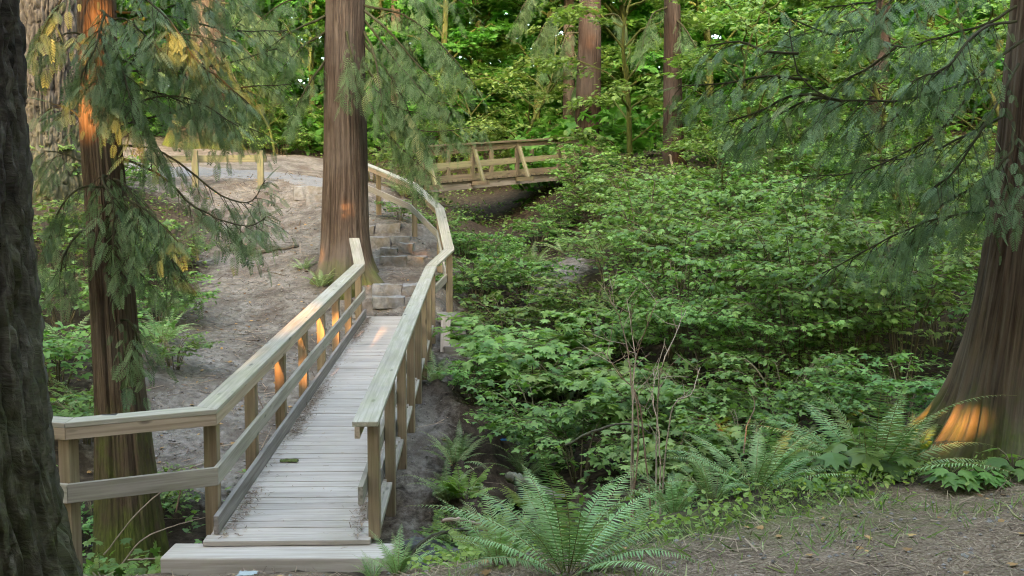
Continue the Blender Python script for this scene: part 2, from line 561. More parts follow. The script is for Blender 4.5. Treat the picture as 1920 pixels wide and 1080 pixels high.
M['log'] = mat_bark('dead_log', (.05, .042, .035), (.15, .13, .11), (.26, .235, .2), .5, 3.0)
M['moss'] = mat_plain('moss', (.04, .055, .012), (.13, .15, .04), 30, .95, .5, .01)


# ------------------------------------------------------------------ terrain
CPTS = []


def cp(x, y, z): CPTS.append((x, y, z))
def cpx(u, v, Y, dz=0.0):
    p = at(u, v, Y); CPTS.append((p[0], p[1], p[2] + dz))


for q in ((0, 0, .92), (-4, 1, .9), (4, 1, 1.0), (-4, -6, 1.1), (4, -6, 1.3), (-14, -8, 1.6), (14, -8, 2.2), (0, -20, 2), (-20, -25, 3), (20, -25, 4),
          (-1.7, 6.9, -.06), (-2.4, 7.1, -.08), (-1.0, 7.0, -.05), (-2.2, 7.25, -.09), (-1.5, 7.25, -.09), (-1.0, 7.2, -.09), (-2.9, 7.2, -.12), (-1.7, 7.6, -.2), (-2.4, 7.6, -.22), (-1.1, 7.6, -.22), (-1.6, 5.2, .3), (-2.3, 3.6, .75), (-3.6, 6.6, -.05), (-5.0, 5.5, .3), (-9, 4, 1.0),
          (.3, 5.6, .50), (1.2, 5.2, .66), (2.2, 6.2, .60), (3.2, 5.0, .85), (3.4, 7.3, .55), (4.6, 8.2, .6), (6.5, 7, .95), (9, 5, 1.5),
          (-.35, 7.2, .02), (.5, 6.9, .25), (1.5, 7.4, .40), (2.3, 7.8, .42), (-.5, 8.4, -.8), (.6, 8.6, -.55), (1.7, 9.2, -.35), (3, 9.3, 0), (4.6, 10.2, .35),
          (-1.0, 8.6, -.7), (-2.4, 8.6, -.75), (-3.4, 8.4, -.75), (-4.6, 8.3, -.55), (-1.7, 8.2, -.5),
          (-3.83, 10, -1.05), (-2.6, 10.4, -1.25), (-1.2, 10.3, -1.2), (-5, 10.3, -1.0), (-7, 10, -.2), (-10, 9.5, 1), (-7, 12, .1), (-5.3, 11.6, -.6),
          (-.3, 11.3, -1.0), (.7, 13, -.75), (.8, 15, -.5), (.4, 17.5, -.2), (.0, 20, .3), (-.35, 23, 1.0), (-.6, 25.5, 1.6), (-.8, 28, 2.1), (-1.2, 34, 3.2),
          (-1.0, 12.6, -.65), (-1.0, 14, -.25), (-.95, 15.5, -.1), (-.9, 17, -.05), (-1.9, 12.6, -.7), (-2.1, 14.5, -.2), (-2.2, 16.5, .12), (-2.2, 17.6, .28),
          (-2.7, 18.2, .52), (-1.9, 18.2, .55), (-1.2, 18.3, .5), (-.5, 18.3, -.1),
          (-2.2, 18.55, .68), (-2.2, 18.9, .86), (-2.3, 19.4, 1.08), (-2.4, 20.6, 1.40), (-2.5, 21.1, 1.55), (-2.6, 21.65, 1.74), (-2.7, 22.2, 1.96), (-2.9, 22.8, 2.2),
          (-3.3, 24, 2.5), (-1.0, 19.4, .6), (-1.15, 21, 1.25), (-1.8, 22.6, 1.95), (-2.4, 24.6, 2.35), (-4.3, 25.3, 2.75), (-4.9, 26.2, 3.1),
          (-2.6, 26.6, 3.05), (-3.4, 27.6, 3.2), (-1.6, 26.2, 2.6), (1.4, 28.0, 2.9), (2.0, 30, 3.6), (2.6, 31.5, 3.9)):
    cp(*q)
for q in ((450, 600, 18), (350, 650, 16), (300, 720, 14), (350, 850, 12.5), (480, 720, 15), (560, 640, 17), (620, 600, 18), (500, 500, 21), (400, 480, 21.5),
          (370, 400, 25), (500, 420, 24), (560, 380, 26), (590, 480, 20.5), (650, 512, 20), (570, 335, 28), (430, 330, 28.5), (300, 338, 28), (450, 312, 32),
          (550, 300, 34), (400, 278, 38), (560, 285, 40), (120, 660, 15), (100, 420, 22), (100, 320, 25), (200, 500, 20), (-300, 300, 26), (-300, 600, 15)):
    cpx(*q)
for q in ((1100, 560, 17, -.7), (1300, 560, 17, -.5), (1300, 410, 22, -.9), (1500, 570, 16, -.6), (1500, 420, 21, -.7), (1500, 310, 27, -.8), (1700, 610, 14, -.5),
          (1700, 420, 20, -.8), (1700, 270, 28, -.8), (1270, 345, 26, -.1), (1105, 312, 31, 0), (1400, 740, 11.5, -.6), (1600, 720, 11.5, -.4), (1750, 700, 11, -.4),
          (1060, 480, 22, -.1), (1130, 440, 24, -.2), (1000, 520, 20, -.5), (2200, 500, 14, 0), (2300, 250, 25, 0)):
    cpx(*q)
for q in ((0, 45, 6), (-15, 45, 6), (15, 45, 9), (30, 30, 9), (-30, 30, 6), (0, 70, 10), (-40, 70, 10), (40, 70, 14), (0, 115, 16), (-80, 40, 12), (80, 40, 18), (-80, 115, 18), (80, 115, 22), (-80, -25, 8), (80, -25, 10)):
    cp(*q)
CPTS = np.array(CPTS)


def tps_k(r2): return 0.5 * r2 * np.log(np.maximum(r2, 1e-9))


_n = len(CPTS)
_d2 = ((CPTS[:, None, :2] - CPTS[None, :, :2]) ** 2).sum(2)
_A = np.zeros((_n + 3, _n + 3))
_A[:_n, :_n] = tps_k(_d2) + np.eye(_n) * .25
_A[:_n, _n:] = np.c_[np.ones(_n), CPTS[:, :2]]
_A[_n:, :_n] = _A[:_n, _n:].T
_W = np.linalg.solve(_A, np.r_[CPTS[:, 2], 0, 0, 0])


def H0(x, y):
    x = np.asarray(x, float); y = np.asarray(y, float)
    sh = x.shape; q = np.c_[x.ravel(), y.ravel()]
    out = np.empty(len(q))
    for i in range(0, len(q), 20000):
        s = q[i:i + 20000]
        out[i:i + 20000] = tps_k(((s[:, None] - CPTS[None, :, :2]) ** 2).sum(2)) @ _W[:_n] + _W[_n] + s @ _W[_n + 1:]
    return out.reshape(sh)


def H(x, y):
    x = np.asarray(x, float); y = np.asarray(y, float)
    z = H0(x, y)
    z = z + .07 * vnoise(x * .9, y * .9, 3.1) + .035 * vnoise(x * 2.7, y * 2.7, 7.3) + .014 * vnoise(x * 8, y * 8, 1.7)
    w = np.exp(-((x + .7) / .75) ** 2) * np.clip((y - 8.3) / .6, 0, 1) * np.clip((17.5 - y) / 2, 0, 1)
    z = z + w * (.20 * (1 - 2 * np.abs(vnoise(x * 1.8, y * 1.5, 4.4))) + .10 * vnoise(x * 4.5, y * 4.5, 8.8) + .04 * vnoise(x * 11, y * 11, 2.8))
    # worn earth treads behind the stone steps
    zs = np.interp(y, [18.2, 18.3, 18.62, 18.7, 19.08, 19.16, 19.5, 20.3, 20.78, 20.86, 21.32, 21.42, 21.92, 22.02, 22.48, 22.58, 23.2, 24],
                   [.58, .6, .66, .88, .89, 1.08, 1.1, 1.28, 1.33, 1.53, 1.5, 1.68, 1.68, 1.91, 1.92, 2.17, 2.28, 2.5])
    ws = np.clip((1.15 - seg_dist(x, y, [(-2.2, 18.2), (-2.25, 19.4), (-2.45, 21), (-2.85, 22.8), (-3.2, 23.8)])) / .35, 0, 1) * np.clip((y - 18.25) / .1, 0, 1) * np.clip((23.6 - y) / .6, 0, 1)
    z = z * (1 - ws) + (zs + .012 * vnoise(x * 6, y * 6, 1.2)) * ws
    return z


def gx(u, Y):
    """ground point under photograph column u at distance Y"""
    x = (u - 960.0) / FPX * Y * 1.0
    return np.array([x, Y, float(H(np.array([x]), np.array([Y]))[0])])


def seg_dist(x, y, pts):
    d = np.full(np.shape(x), 1e9)
    for (ax, ay), (bx, by) in zip(pts[:-1], pts[1:]):
        vx, vy = bx - ax, by - ay
        t = np.clip(((x - ax) * vx + (y - ay) * vy) / (vx * vx + vy * vy), 0, 1)
        d = np.minimum(d, np.hypot(x - ax - t * vx, y - ay - t * vy))
    return d


def dirt_mask(x, y):
    d = np.maximum.reduce([
        1 - seg_dist(x, y, [(-2.2, 18.2), (-2.3, 20), (-2.7, 22.5), (-3.5, 24.6), (-5, 26.8), (-7, 28.6)]) / 1.7,
        1 - seg_dist(x, y, [(-3.9, 13.5), (-4.0, 16), (-4.2, 19), (-4.9, 22), (-5.6, 25), (-6.5, 28)]) / 2.5,
        1 - seg_dist(x, y, [(-6.2, 28), (-9, 29.5), (-16, 30.5)]) / 4.5,
        1 - seg_dist(x, y, [(-8, 33), (-14, 37)]) / 5.0,
        (1 - seg_dist(x, y, [(-1.2, 8.7), (-1.2, 11), (-1.1, 14), (-1.1, 17)]) / 1.0) * .33,
        1 - seg_dist(x, y, [(-2, 13), (-2.6, 17)]) / 1.6,
        (1 - seg_dist(x, y, [(.9, 20.5), (1.3, 23)]) / 1.1) * .5,
    ])
    return np.clip(d * 1.8, 0, 1)


def litter_mask(x, y):
    edge = np.interp(x, [-6, -3.5, -2.5, -.6, .3, 1.2, 2.2, 3.2, 4.2, 6, 9], [7.2, 7.2, 7.4, 7.3, 6.3, 6.2, 6.9, 7.7, 8.5, 8.7, 8])
    return np.clip((edge - y) / .7 + .3, 0, 1)


def build_ground():
    u = np.linspace(-1, 1, 400); v = np.linspace(-1, 1, 520)
    x = 15 * u + 75 * u ** 5
    y = 13 + 15 * v + np.where(v > 0, 85, 25) * v ** 5
    X, Y = np.meshgrid(x, y)
    Z = H(X, Y)
    g = np.stack([dirt_mask(X, Y), litter_mask(X, Y),
                  np.clip(.06 + .4 * vnoise(X * .5, Y * .5, 9) + .5 * np.exp(-((X - 2) ** 2 / 9 + (Y - 7) ** 2 / 1.2)), 0, 1)], 2)
    n, k = len(x), len(y)
    i = np.arange(k - 1)[:, None] * n + np.arange(n - 1)[None]
    F = np.stack([i, i + 1, i + n + 1, i + n], 2).reshape(-1, 4)
    mb = MB(); mb.add(np.stack([X, Y, Z], 2).reshape(-1, 3), F, .5, g.reshape(-1, 3))
    o = mb.build('ground', mat_ground(), None, True)
    tag(o, 'forest floor of pale trodden dirt, brown needles and dark soil', 'ground', None, 'structure')


build_ground()


def strip(name, pts, widths, mat, lift, label, cat):
    c = curve(pts, 60); w = np.interp(np.linspace(0, 1, 60), np.linspace(0, 1, len(widths)), widths)
    t = unit(np.gradient(c, axis=0)); nrm = np.stack([-t[:, 1], t[:, 0]], 1)
    s = np.linspace(-1, 1, 13)
    wob = 1 + .18 * vnoise(np.arange(60)[:, None] * .35, np.sign(s)[None] * 5 + 9)
    P = c[:, None, :2] + nrm[:, None] * (s[None, :, None] * w[:, None, None] * wob[:, :, None])
    z = H(P[..., 0], P[..., 1]) + lift - .05 * np.abs(s[None]) ** 6
    i = np.arange(59)[:, None] * 13 + np.arange(12)[None]
    mb = MB(); mb.add(np.concatenate([P, z[..., None]], 2).reshape(-1, 3), np.stack([i, i + 1, i + 14, i + 13], 2).reshape(-1, 4))
    return tag(mb.build(name, mat, None, True), label, cat, None, 'structure')


strip('path', [(-4.8, 26.6), (-5.9, 28.3), (-8, 29.6), (-11, 30.2), (-18, 30.5)], [.5, .9, 1.4, 1.7, 1.8], M['gravel'], .018,
      'grey gravel path behind the low rail fence', 'path')
# creek: a thin thread of dark water along the ravine floor
wm, wt, wb, wo = nt('creek_water')
wb.inputs['Base Color'].default_value = (.02, .022, .018, 1); wb.inputs['Roughness'].default_value = .08
strip('water', [(-5.2, 10.4), (-2.6, 10.5), (-1.0, 10.2), (-.2, 11.3), (.7, 13), (.8, 15), (.4, 17.5)], [.14, .12, .12, .1, .1, .1], wm, .02,
      'dark trickle of creek water on the ravine floor', 'water')

# ------------------------------------------------------------------ footbridge
BS = -0.031            # the bridge heads slightly left
def dz(y): return .059 * (y - 7.6)
def xl(y): return -2.45 + BS * (y - 8.0)
def xr(y): return -1.09 + BS * (y - 7.7)


def build_bridge():
    root = thing('footbridge', (-1.75, 7.6, 0), 'weathered timber footbridge with pale plank deck and two handrails over the ravine', 'footbridge')
    ang = math.atan2(1, BS)
    d = unit([BS, 1, .059]); side = unit(np.cross(d, [0, 0, 1])); up = np.cross(side, d)
    mb = MB(); y = 7.62; i = 0
    while y < 18.1:
        w = .138
        c = (xl(y) + xr(y)) / 2 + rng.uniform(-.008, .008)
        box(mb, np.array([c, y + w / 2, dz(y + w / 2) - .02 + rng.uniform(-.003, .003)]), [side, d, up], (1.30 + rng.uniform(-.02, .02), w - .004 - rng.uniform(0, .003), .04))
        y += .1405
    mb.build('deck', M['deck'], root, bevel=.003)
    for f in (.12, .5, .88):
        mb = MB(); a = lambda y: np.array([xl(y) + (xr(y) - xl(y)) * f, y, dz(y) - .19])
        beam(mb, a(7.7), a(18.05), .12, .29)
        mb.build('beam', M['old'], root, bevel=.004)
    # toe boards along both edges
    mb = MB(); beam(mb, [xl(7.72) + .095, 7.72, dz(7.72) + .085], [xl(18.0) + .095, 18.0, dz(18.0) + .085], .04, .15)
    mb.build('toe_board', M['toe'], root, bevel=.004)
    mb = MB(); beam(mb, [xr(8.05) - .08, 8.05, dz(8.05) + .085], [xr(17.4) - .08, 17.4, dz(17.4) + .085], .04, .15)
    mb.build('toe_board', M['toe'], root, bevel=.004)
    # left posts, standing outside the deck
    RH = 1.0
    for k in range(8):
        y = 8.0 + 1.4 * k; mb = MB()
        post(mb, [xl(y), y, dz(y) - .42], [xl(y), y, dz(y) + RH - .13], .105, .1, 0)
        mb.build('post', M['post'], root, bevel=.004)
    for k in range(8):
        y = 7.75 + 1.38 * k; mb = MB()
        post(mb, [xr(y), y, dz(y) - (.02 if k == 0 else .36)], [xr(y), y, dz(y) + RH - .045], .09, .1, 0)
        mb.build('post', M['post'], root, bevel=.004)
        if k < 7:
            mb = MB(); box(mb, [xr(y) - .045, y + .69, dz(y + .69) + .075 - .12], [d, side, up], (1.26, .09, .05))
            mb.build('side_plank', M['rail'], root, bevel=.004)
    # wing posts on the near left
    wl = at(123, 806, 7.36)
    for p in ((wl[0] - .02, wl[1] + .08), (-4.45, 7.75)):
        g = float(H(np.array([p[0]]), np.array([p[1]]))[0]); mb = MB()
        post(mb, [p[0], p[1], min(g, -.2) - .15], [p[0], p[1], RH - .13], .105, .1, -.35)
        mb.build('post', M['post'], root, bevel=.004)
    # handrail caps: left line with the wing in front and the rising end by the tree
    yk = 17.85
    kink = np.array([xl(yk) + .02, yk, dz(yk) + RH])
    end = at(664, 446, 19.25)
    L = [np.array([-4.5, 7.72, RH]), np.array([wl[0], wl[1] + .07, RH]), np.array([xl(7.85) + .005, 7.85, RH + .01]), kink, end]
    for b in rail_boards(L, .195, .04): b.build('handrail', M['cap'], root, bevel=.005)
    Lu = [p - np.array([0, 0, .0405]) for p in L]
    for b in rail_boards(Lu, .04, .09, -.075): b.build('under_rail', M['under'], root, bevel=.003)
    Lm = [p - np.array([0, 0, .47]) for p in L]; Lm[4] = Lm[3] + (Lm[4] - Lm[3]) * .1
    for b in rail_boards(Lm, .04, .145, -.078): b.build('mid_rail', M['rail'], root, bevel=.004)
    # right line
    R = [np.array([xr(7.42) - .03, 7.42, dz(7.42) + RH]), np.array([xr(17.5) - .03, 17.5, dz(17.5) + RH])]
    for b in rail_boards(R, .195, .04): b.build('handrail', M['cap'], root, bevel=.005)
    for b in rail_boards([p - np.array([0, 0, .0405]) for p in R], .04, .09, .06): b.build('under_rail', M['under'], root, bevel=.003)
    for b in rail_boards([p - np.array([0, 0, .50]) for p in R], .04, .14, .04): b.build('mid_rail', M['rail'], root, bevel=.004)
    mb = MB(); c = at(212, 775, 7.62); th = np.linspace(0, 2 * PI, 22, endpoint=False); rr = 1 + .35 * vnoise(np.cos(th) * 2 + 4, np.sin(th) * 2)
    ring = np.stack([.085 * rr * np.cos(th), .032 * rr * np.sin(th), np.zeros(22)], 1) + [c[0], c[1], RH + .0035]
    mb.add(np.vstack([ring, [[c[0], c[1], RH + .0035]]]), np.array([[22, i, (i + 1) % 22] for i in range(22)]))
    mb.build('burn_mark', mat_plain('charred_wood', (.012, .011, .01), (.07, .06, .05), 60, .9, .4, .003), root)
    return root


build_bridge()


def build_sill():
    o = MB(); a, b = at(305, 1048, 7.42), at(735, 1048, 7.42)
    box(o, [(a[0] + b[0]) / 2, 7.53, -.135], [[1, 0, 0], [0, 1, 0], [0, 0, 1]], (b[0] - a[0], .34, .18), .7)
    tag(o.build('sill_timber', M['deck'], None, bevel=.012), 'thick grey timber lying across the near end of the plank deck', 'timber')


build_sill()

# stair railing: curved handrail climbing beside the stone steps
def build_stair_rail():
    P = [np.array([xr(17.52) - .03, 17.52, dz(17.52) + 1.005]), at(842, 467, 18.5), at(824, 389, 20.5), at(774, 343, 22.2), at(690, 308, 23.7), at(640, 288, 24.5)]
    root = thing('stair_railing', (P[1][0], P[1][1], .5), 'bent wooden handrail climbing beside the stone steps', 'handrail')
    for b in rail_boards(P, .195, .04): b.build('handrail', M['cap'], root, bevel=.005)
    for b in rail_boards([p - np.array([0, 0, .0405]) for p in P[1:]], .04, .09, .06): b.build('under_rail', M['under'], root, bevel=.003)
    for b in rail_boards([p - np.array([0, 0, .47]) for p in P], .04, .14, .055): b.build('mid_rail', M['rail'], root, bevel=.004)
    for p, h in ((P[1], 1.3), (P[2], 1.35), (P[3] + np.array([.03, 0, 0]), 1.2), (at(709, 314, 23.4), 1.1), (P[5], 1.1)):
        mb = MB(); post(mb, [p[0], p[1] + .03, p[2] - h], [p[0], p[1] + .03, p[2] - .045], .1, .1, .4)
        mb.build('post', M['post'], root, bevel=.004)


build_stair_rail()


# timber crib under the far right corner of the bridge, and the plank leaning on it
def build_crib():
    g = 'stacked abutment timbers'
    rows = [((858, 662, 17.45), .62, .30, 'biggest squared timber at the foot of the crib stack'),
            ((853, 622, 17.75), .50, .17, 'short weathered timber in the middle of the crib stack'),
            ((850, 598, 17.95), .42, .13, 'small upper timber of the crib stack')]
    for (p, L, h, lab) in rows:
        c = at(*p); mb = MB()
        box(mb, c + np.array([-.08, .3, 0]), [[.98, .15, 0], [-.15, .98, 0], [0, 0, 1]], (.45, L + .4, h), None, .008)
        tag(mb.build('crib_timber', M['old'], None, bevel=.012), lab, 'timber', g)
    mb = MB(); a, b = at(834, 674, 17.25), at(836, 592, 17.45)
    beam(mb, a, b, .17, .05, .9, (0, 1, .2))
    tag(mb.build('leaning_plank', M['deck'], None, bevel=.005), 'pale upright plank leaning beside the right bridge posts', 'plank')
    mb = MB(); c = at(815, 683, 17.1); box(mb, c, [[1, 0, 0], [0, 1, 0], [0, 0, 1]], (.42, .4, .16))
    tag(mb.build('footing_timber', M['old'], None, bevel=.01), 'dark green timber block under the pale leaning plank', 'timber')
    c = at(668, 608, 18.0)
    mb = MB(); box(mb, c + np.array([-.12, .1, -.05]), [[1, .1, 0], [-.1, 1, 0], [0, 0, 1]], (.5, .3, .18))
    tag(mb.build('footing_timber', M['old'], None, bevel=.01), 'grey timber block behind the last left bridge post', 'timber')


build_crib()


# ------------------------------------------------------------------ far footbridge
def build_far_bridge():
    A, B = at(775, 274, 25.7), at(1085, 255.5, 29.2)
    root = thing('far_footbridge', (A[0], A[1], A[2] - 1.1), 'far dark wooden footbridge with slanting outer braces among the trees', 'footbridge')
    d = unit((B - A) * [1, 1, 0]); out = np.array([d[1], -d[0], 0])       # towards the viewer
    sl = (B[2] - A[2]) / np.linalg.norm((B - A)[:2])
    for side, o in ((0, np.zeros(3)), (1, -out * 1.5)):
        a, b = A + o, B + o
        if side: a = a + d * 1.1
        mb = rail_boards([a, b], .22, .05)[0]; mb.build('handrail', M['darkwood'], root, bevel=.005)
        mb = rail_boards([a - [0, 0, .055], b - [0, 0, .055]], .05, .13)[0]; mb.build('under_rail', M['darkwood'], root, bevel=.004)
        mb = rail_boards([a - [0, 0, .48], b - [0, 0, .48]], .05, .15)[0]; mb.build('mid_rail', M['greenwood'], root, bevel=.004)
        mb = rail_boards([a - [0, 0, .82], b - [0, 0, .82]], .05, .14)[0]; mb.build('toe_board', M['darkwood'], root, bevel=.004)
        Ln = np.linalg.norm((b - a)[:2])
        for t in (np.arange(.35, Ln, 1.52) if side == 0 else np.arange(1.0, Ln, 1.52)):
            p = a + d * t + np.array([0, 0, sl * t])
            mb = MB(); post(mb, p - [0, 0, 1.1], p - [0, 0, .06], .1, .1, math.atan2(d[1], d[0])); mb.build('post', M['darkwood'], root, bevel=.004)
            if side == 0:
                mb = MB(); post(mb, p + out * .5 - [0, 0, 1.06], p + out * .09 - [0, 0, .19], .075, .09, math.atan2(d[1], d[0])); mb.build('brace', M['greenwood'], root, bevel=.004)
                mb = MB(); beam(mb, p + out * .7 - [0, 0, 1.08], p - out * 1.6 - [0, 0, 1.08], .09, .12); mb.build('joist', M['darkwood'], root)
    mb = MB(); n = 34; Ln = np.linalg.norm((B - A)[:2])
    for i in range(n):
        p = A + (B - A) * ((i + .5) / n) - out * .75 - [0, 0, .98]
        box(mb, p, [out, d, [0, 0, 1]], (1.62, Ln / n - .01, .05))
    mb.build('deck', M['darkwood'], root)
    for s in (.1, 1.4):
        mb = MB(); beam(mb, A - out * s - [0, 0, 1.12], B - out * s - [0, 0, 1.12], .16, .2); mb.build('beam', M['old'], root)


build_far_bridge()


def build_fence():
    root = thing('rail_fence', at(365, 345, 27), 'low mossy rail fence with stout posts beside the gravel path', 'fence')
    for u in (290, 365, 488):
        t = at(u, 282, 27 + (u - 365) * .002); mb = MB()
        post(mb, t - [0, 0, 1.3], t, .16, .15, .1); mb.build('post', M['greenwood'], root, bevel=.008)
    a, b = at(262, 299, 27.12), at(500, 297, 27.35)
    mb = MB(); beam(mb, a, b, .07, .19); mb.build('rail', M['greenwood'], root, bevel=.006)


build_fence()


# ------------------------------------------------------------------ stones
def stone(name, c, dims, yaw, mat, label, cat, group=None, rough=.035, seed=0, sub=7, square=.25):
    s = np.linspace(-1, 1, sub); V, F = [], []
    for ax in range(3):
        for sg in (-1, 1):
            a, b = np.meshgrid(s, s); q = np.zeros((sub, sub, 3)); q[..., ax] = sg; q[..., (ax + 1) % 3] = a; q[..., (ax + 2) % 3] = b
            i = np.arange(sub - 1)[:, None] * sub + np.arange(sub - 1)[None] + len(V) * sub * sub
            f = np.stack([i, i + 1, i + sub + 1, i + sub], 2).reshape(-1, 4)
            F.append(f if sg > 0 else f[:, ::-1]); V.append(q.reshape(-1, 3))
    V = np.concatenate(V)
    sph = unit(V) * 1.15
    V = V * (1 - square) + sph * square
    V = V * np.array(dims) / 2
    nn = np.stack([vnoise(V[:, 0] * 4 + seed, V[:, 1] * 4, V[:, 2] * 4 + k * 17.3) + .5 * vnoise(V[:, 0] * 11 + seed, V[:, 1] * 11, V[:, 2] * 11 + k * 7) for k in range(3)], 1)
    V = V + nn * rough
    cz, sz = math.cos(yaw), math.sin(yaw)
    V = np.stack([V[:, 0] * cz - V[:, 1] * sz, V[:, 0] * sz + V[:, 1] * cz, V[:, 2]], 1)
    root = MB(); root.add(V + np.asarray(c), F)
    o = root.build(name, mat, None, False)
    # origin at the stone itself
    o.data.transform(Matrix.Translation(-Vector([float(k) for k in c]))); o.location = [float(k) for k in c]
    return tag(o, label, cat, group)


STEPS = [  # u0, u1, v of the upper front edge, distance, height, label
    (696, 757, 561, 18.62, .22, 'lowest stone step block, in front at the end of the plank deck'),
    (758, 792, 562, 18.66, .22, 'lowest right stone block half hidden behind the right handrail'),
    (695, 752, 537, 19.1, .25, 'thick split stone block forming the second step up from the deck'),
    (753, 786, 537, 19.12, .25, 'short stone block right of the crack in the second step up'),
    (714, 764, 484, 20.8, .2, 'long low stone block starting the upper flight beside the bare dirt'),
    (765, 798, 483, 20.85, .24, 'rounded stone block ending the lowest upper step next to green leaves'),
    (711, 744, 469, 21.35, .2, 'flat grey stone left of the orange sunlit step block'),
    (745, 776, 459, 21.4, .26, 'step stone lit orange by the sun near the handrail post'),
    (684, 730, 447, 21.95, .25, 'grey stone block against the big trunk, second step from the top of the flight'),
    (731, 769, 446, 22.0, .27, 'blocky stone with a dark face, second step from the top of the flight'),
    (680, 704, 425, 22.5, .25, 'narrow stone block against the big trunk on the topmost step of the flight'),
    (705, 752, 423, 22.55, .27, 'wide stone block on the topmost step of the flight'),
]
for i, (u0, u1, v, Y, h, lab) in enumerate(STEPS):
    a, b = at(u0, v, Y), at(u1, v, Y)
    stone('stone_step', [(a[0] + b[0]) / 2, Y + .2, a[2] - h / 2 + .03], (b[0] - a[0] - .015, .44, h), rng.uniform(-.08, .08), M['stone'], lab, 'step', 'stone steps by the bridge', .028, i * 5.1, 11, .07)
for i, (u0, u1, v, Y, h, lab) in enumerate([
        (548, 606, 349, 26.2, .36, 'topmost stone of the far steps left of the big trunk'),
        (572, 608, 364, 25.7, .34, 'middle stone of the far steps left of the big trunk'),
        (583, 610, 381, 25.2, .34, 'bottom stone of the far steps left of the big trunk')]):
    a, b = at(u0, v, Y), at(u1, v, Y)
    stone('stone_step', [(a[0] + b[0]) / 2, Y + .2, a[2] - h / 2], (b[0] - a[0], .5, h), .2, M['stone'], lab, 'step', 'stone steps by the path', .02, 60 + i * 3, 9, .10)
for i, (u, v, Y, s, lab) in enumerate([
        (850, 1030, 9.3, .52, 'large grey creek boulder under the arching stick'), (800, 1035, 9.0, .4, 'dark wet boulder nearest the bridge deck in the gully'),
        (905, 1000, 9.6, .3, 'small rounded creek stone right of the large grey boulder'), (775, 985, 10.2, .35, 'half buried gully stone behind the dark wet boulder')]):
    p = gx(u, Y)
    stone('boulder', [p[0], p[1], p[2] + s * .15], (s, s * .8, s * .62), i * 1.3, M['rock'], lab, 'boulder', 'boulders in the gully', .06, i * 9.7, 10, .7)


# ------------------------------------------------------------------ trees: trunks, limbs, foliage
def trunk_mesh(path, flare, fh, lobes, mat, parent, nseg=150, rows=180, furrow=.02, freq=16, zf=.9, name='trunk', seed=0.0, dirl=0.0, ridge='strip'):
    """path: rows of (x, y, z, r) from below the ground upwards"""
    P = np.asarray(path, float)
    zz = np.linspace(0, 1, rows) ** 1.15
    t = np.linspace(0, 1, len(P))
    c = np.stack([np.interp(zz, (P[:, 2] - P[0, 2]) / (P[-1, 2] - P[0, 2]), P[:, k]) for k in range(4)], 1)
    g0 = parent.location[2]
    th = np.linspace(0, 2 * PI, nseg, endpoint=False)
    hh = c[:, 2] - g0
    fl = np.exp(-np.maximum(hh, -.25) / fh)[:, None]
    lob = (.5 + .5 * np.cos(th * lobes + dirl + .5 * np.sin(th * 2 + seed)))[None] ** 1.5 + .35 * np.cos(th * 2 + seed * 3)[None]
    R = c[:, 3][:, None] * (1 + flare * fl * (.45 + lob)) * (1 + .05 * np.cos(th * 3 + seed + c[:, 2][:, None] * .3))
    cx, cyv = np.cos(th), np.sin(th)
    if ridge == 'strip':
        sc = freq / (2 * PI)
        tw = c[:, 2][:, None] * .10 + .25 * vnoise(c[:, 2] * .9 + seed, c[:, 2] * 0)[:, None]
        n1 = 1 - 2 * np.abs(vnoise(cx[None] * freq * .55 + tw + seed, cyv[None] * freq * .55 + seed, c[:, 2][:, None] * zf))
        n2 = vnoise(cx[None] * freq * 1.7 + seed, cyv[None] * freq * 1.7, c[:, 2][:, None] * zf * 1.6)
        dep = .75 * n1 + .45 * n2
    else:
        wx = .5 * vnoise(cx[None] * 3, cyv[None] * 3, c[:, 2][:, None] * 2.2 + seed)
        n1 = np.abs(vnoise(cx[None] * freq * .5 + wx + seed, cyv[None] * freq * .5 + wx, c[:, 2][:, None] * zf))
        n2 = np.abs(vnoise(cx[None] * freq * .5 + 40, cyv[None] * freq * .5 - wx + seed, c[:, 2][:, None] * zf * 1.7 + 9))
        n3 = vnoise(cx[None] * freq * 2, cyv[None] * freq * 2, c[:, 2][:, None] * 14)
        dep = np.clip(np.minimum(n1, n2 * 1.3 + .1) * 4.2, 0, 1.3) * 1.2 - .9 + .45 * n3
    R = R + furrow * dep
    X = c[:, 0][:, None] + R * cx[None]; Y = c[:, 1][:, None] + R * cyv[None]
    Z = np.broadcast_to(c[:, 2][:, None], X.shape)
    i = np.arange(rows - 1)[:, None] * nseg; j = np.arange(nseg)[None]; k = (j + 1) % nseg
    F = np.stack([i + j, i + k, i + nseg + k, i + nseg + j], 2).reshape(-1, 4)
    r0 = c[:, 3].mean()
    g = np.stack([np.broadcast_to(r0 * cx[None], X.shape), np.broadcast_to(hh[:, None], X.shape), np.broadcast_to(r0 * cyv[None], X.shape)], 2)
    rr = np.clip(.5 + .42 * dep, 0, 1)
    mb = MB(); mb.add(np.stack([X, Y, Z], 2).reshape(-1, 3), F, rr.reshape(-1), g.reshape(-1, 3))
    return mb.build(name, mat, parent, True)


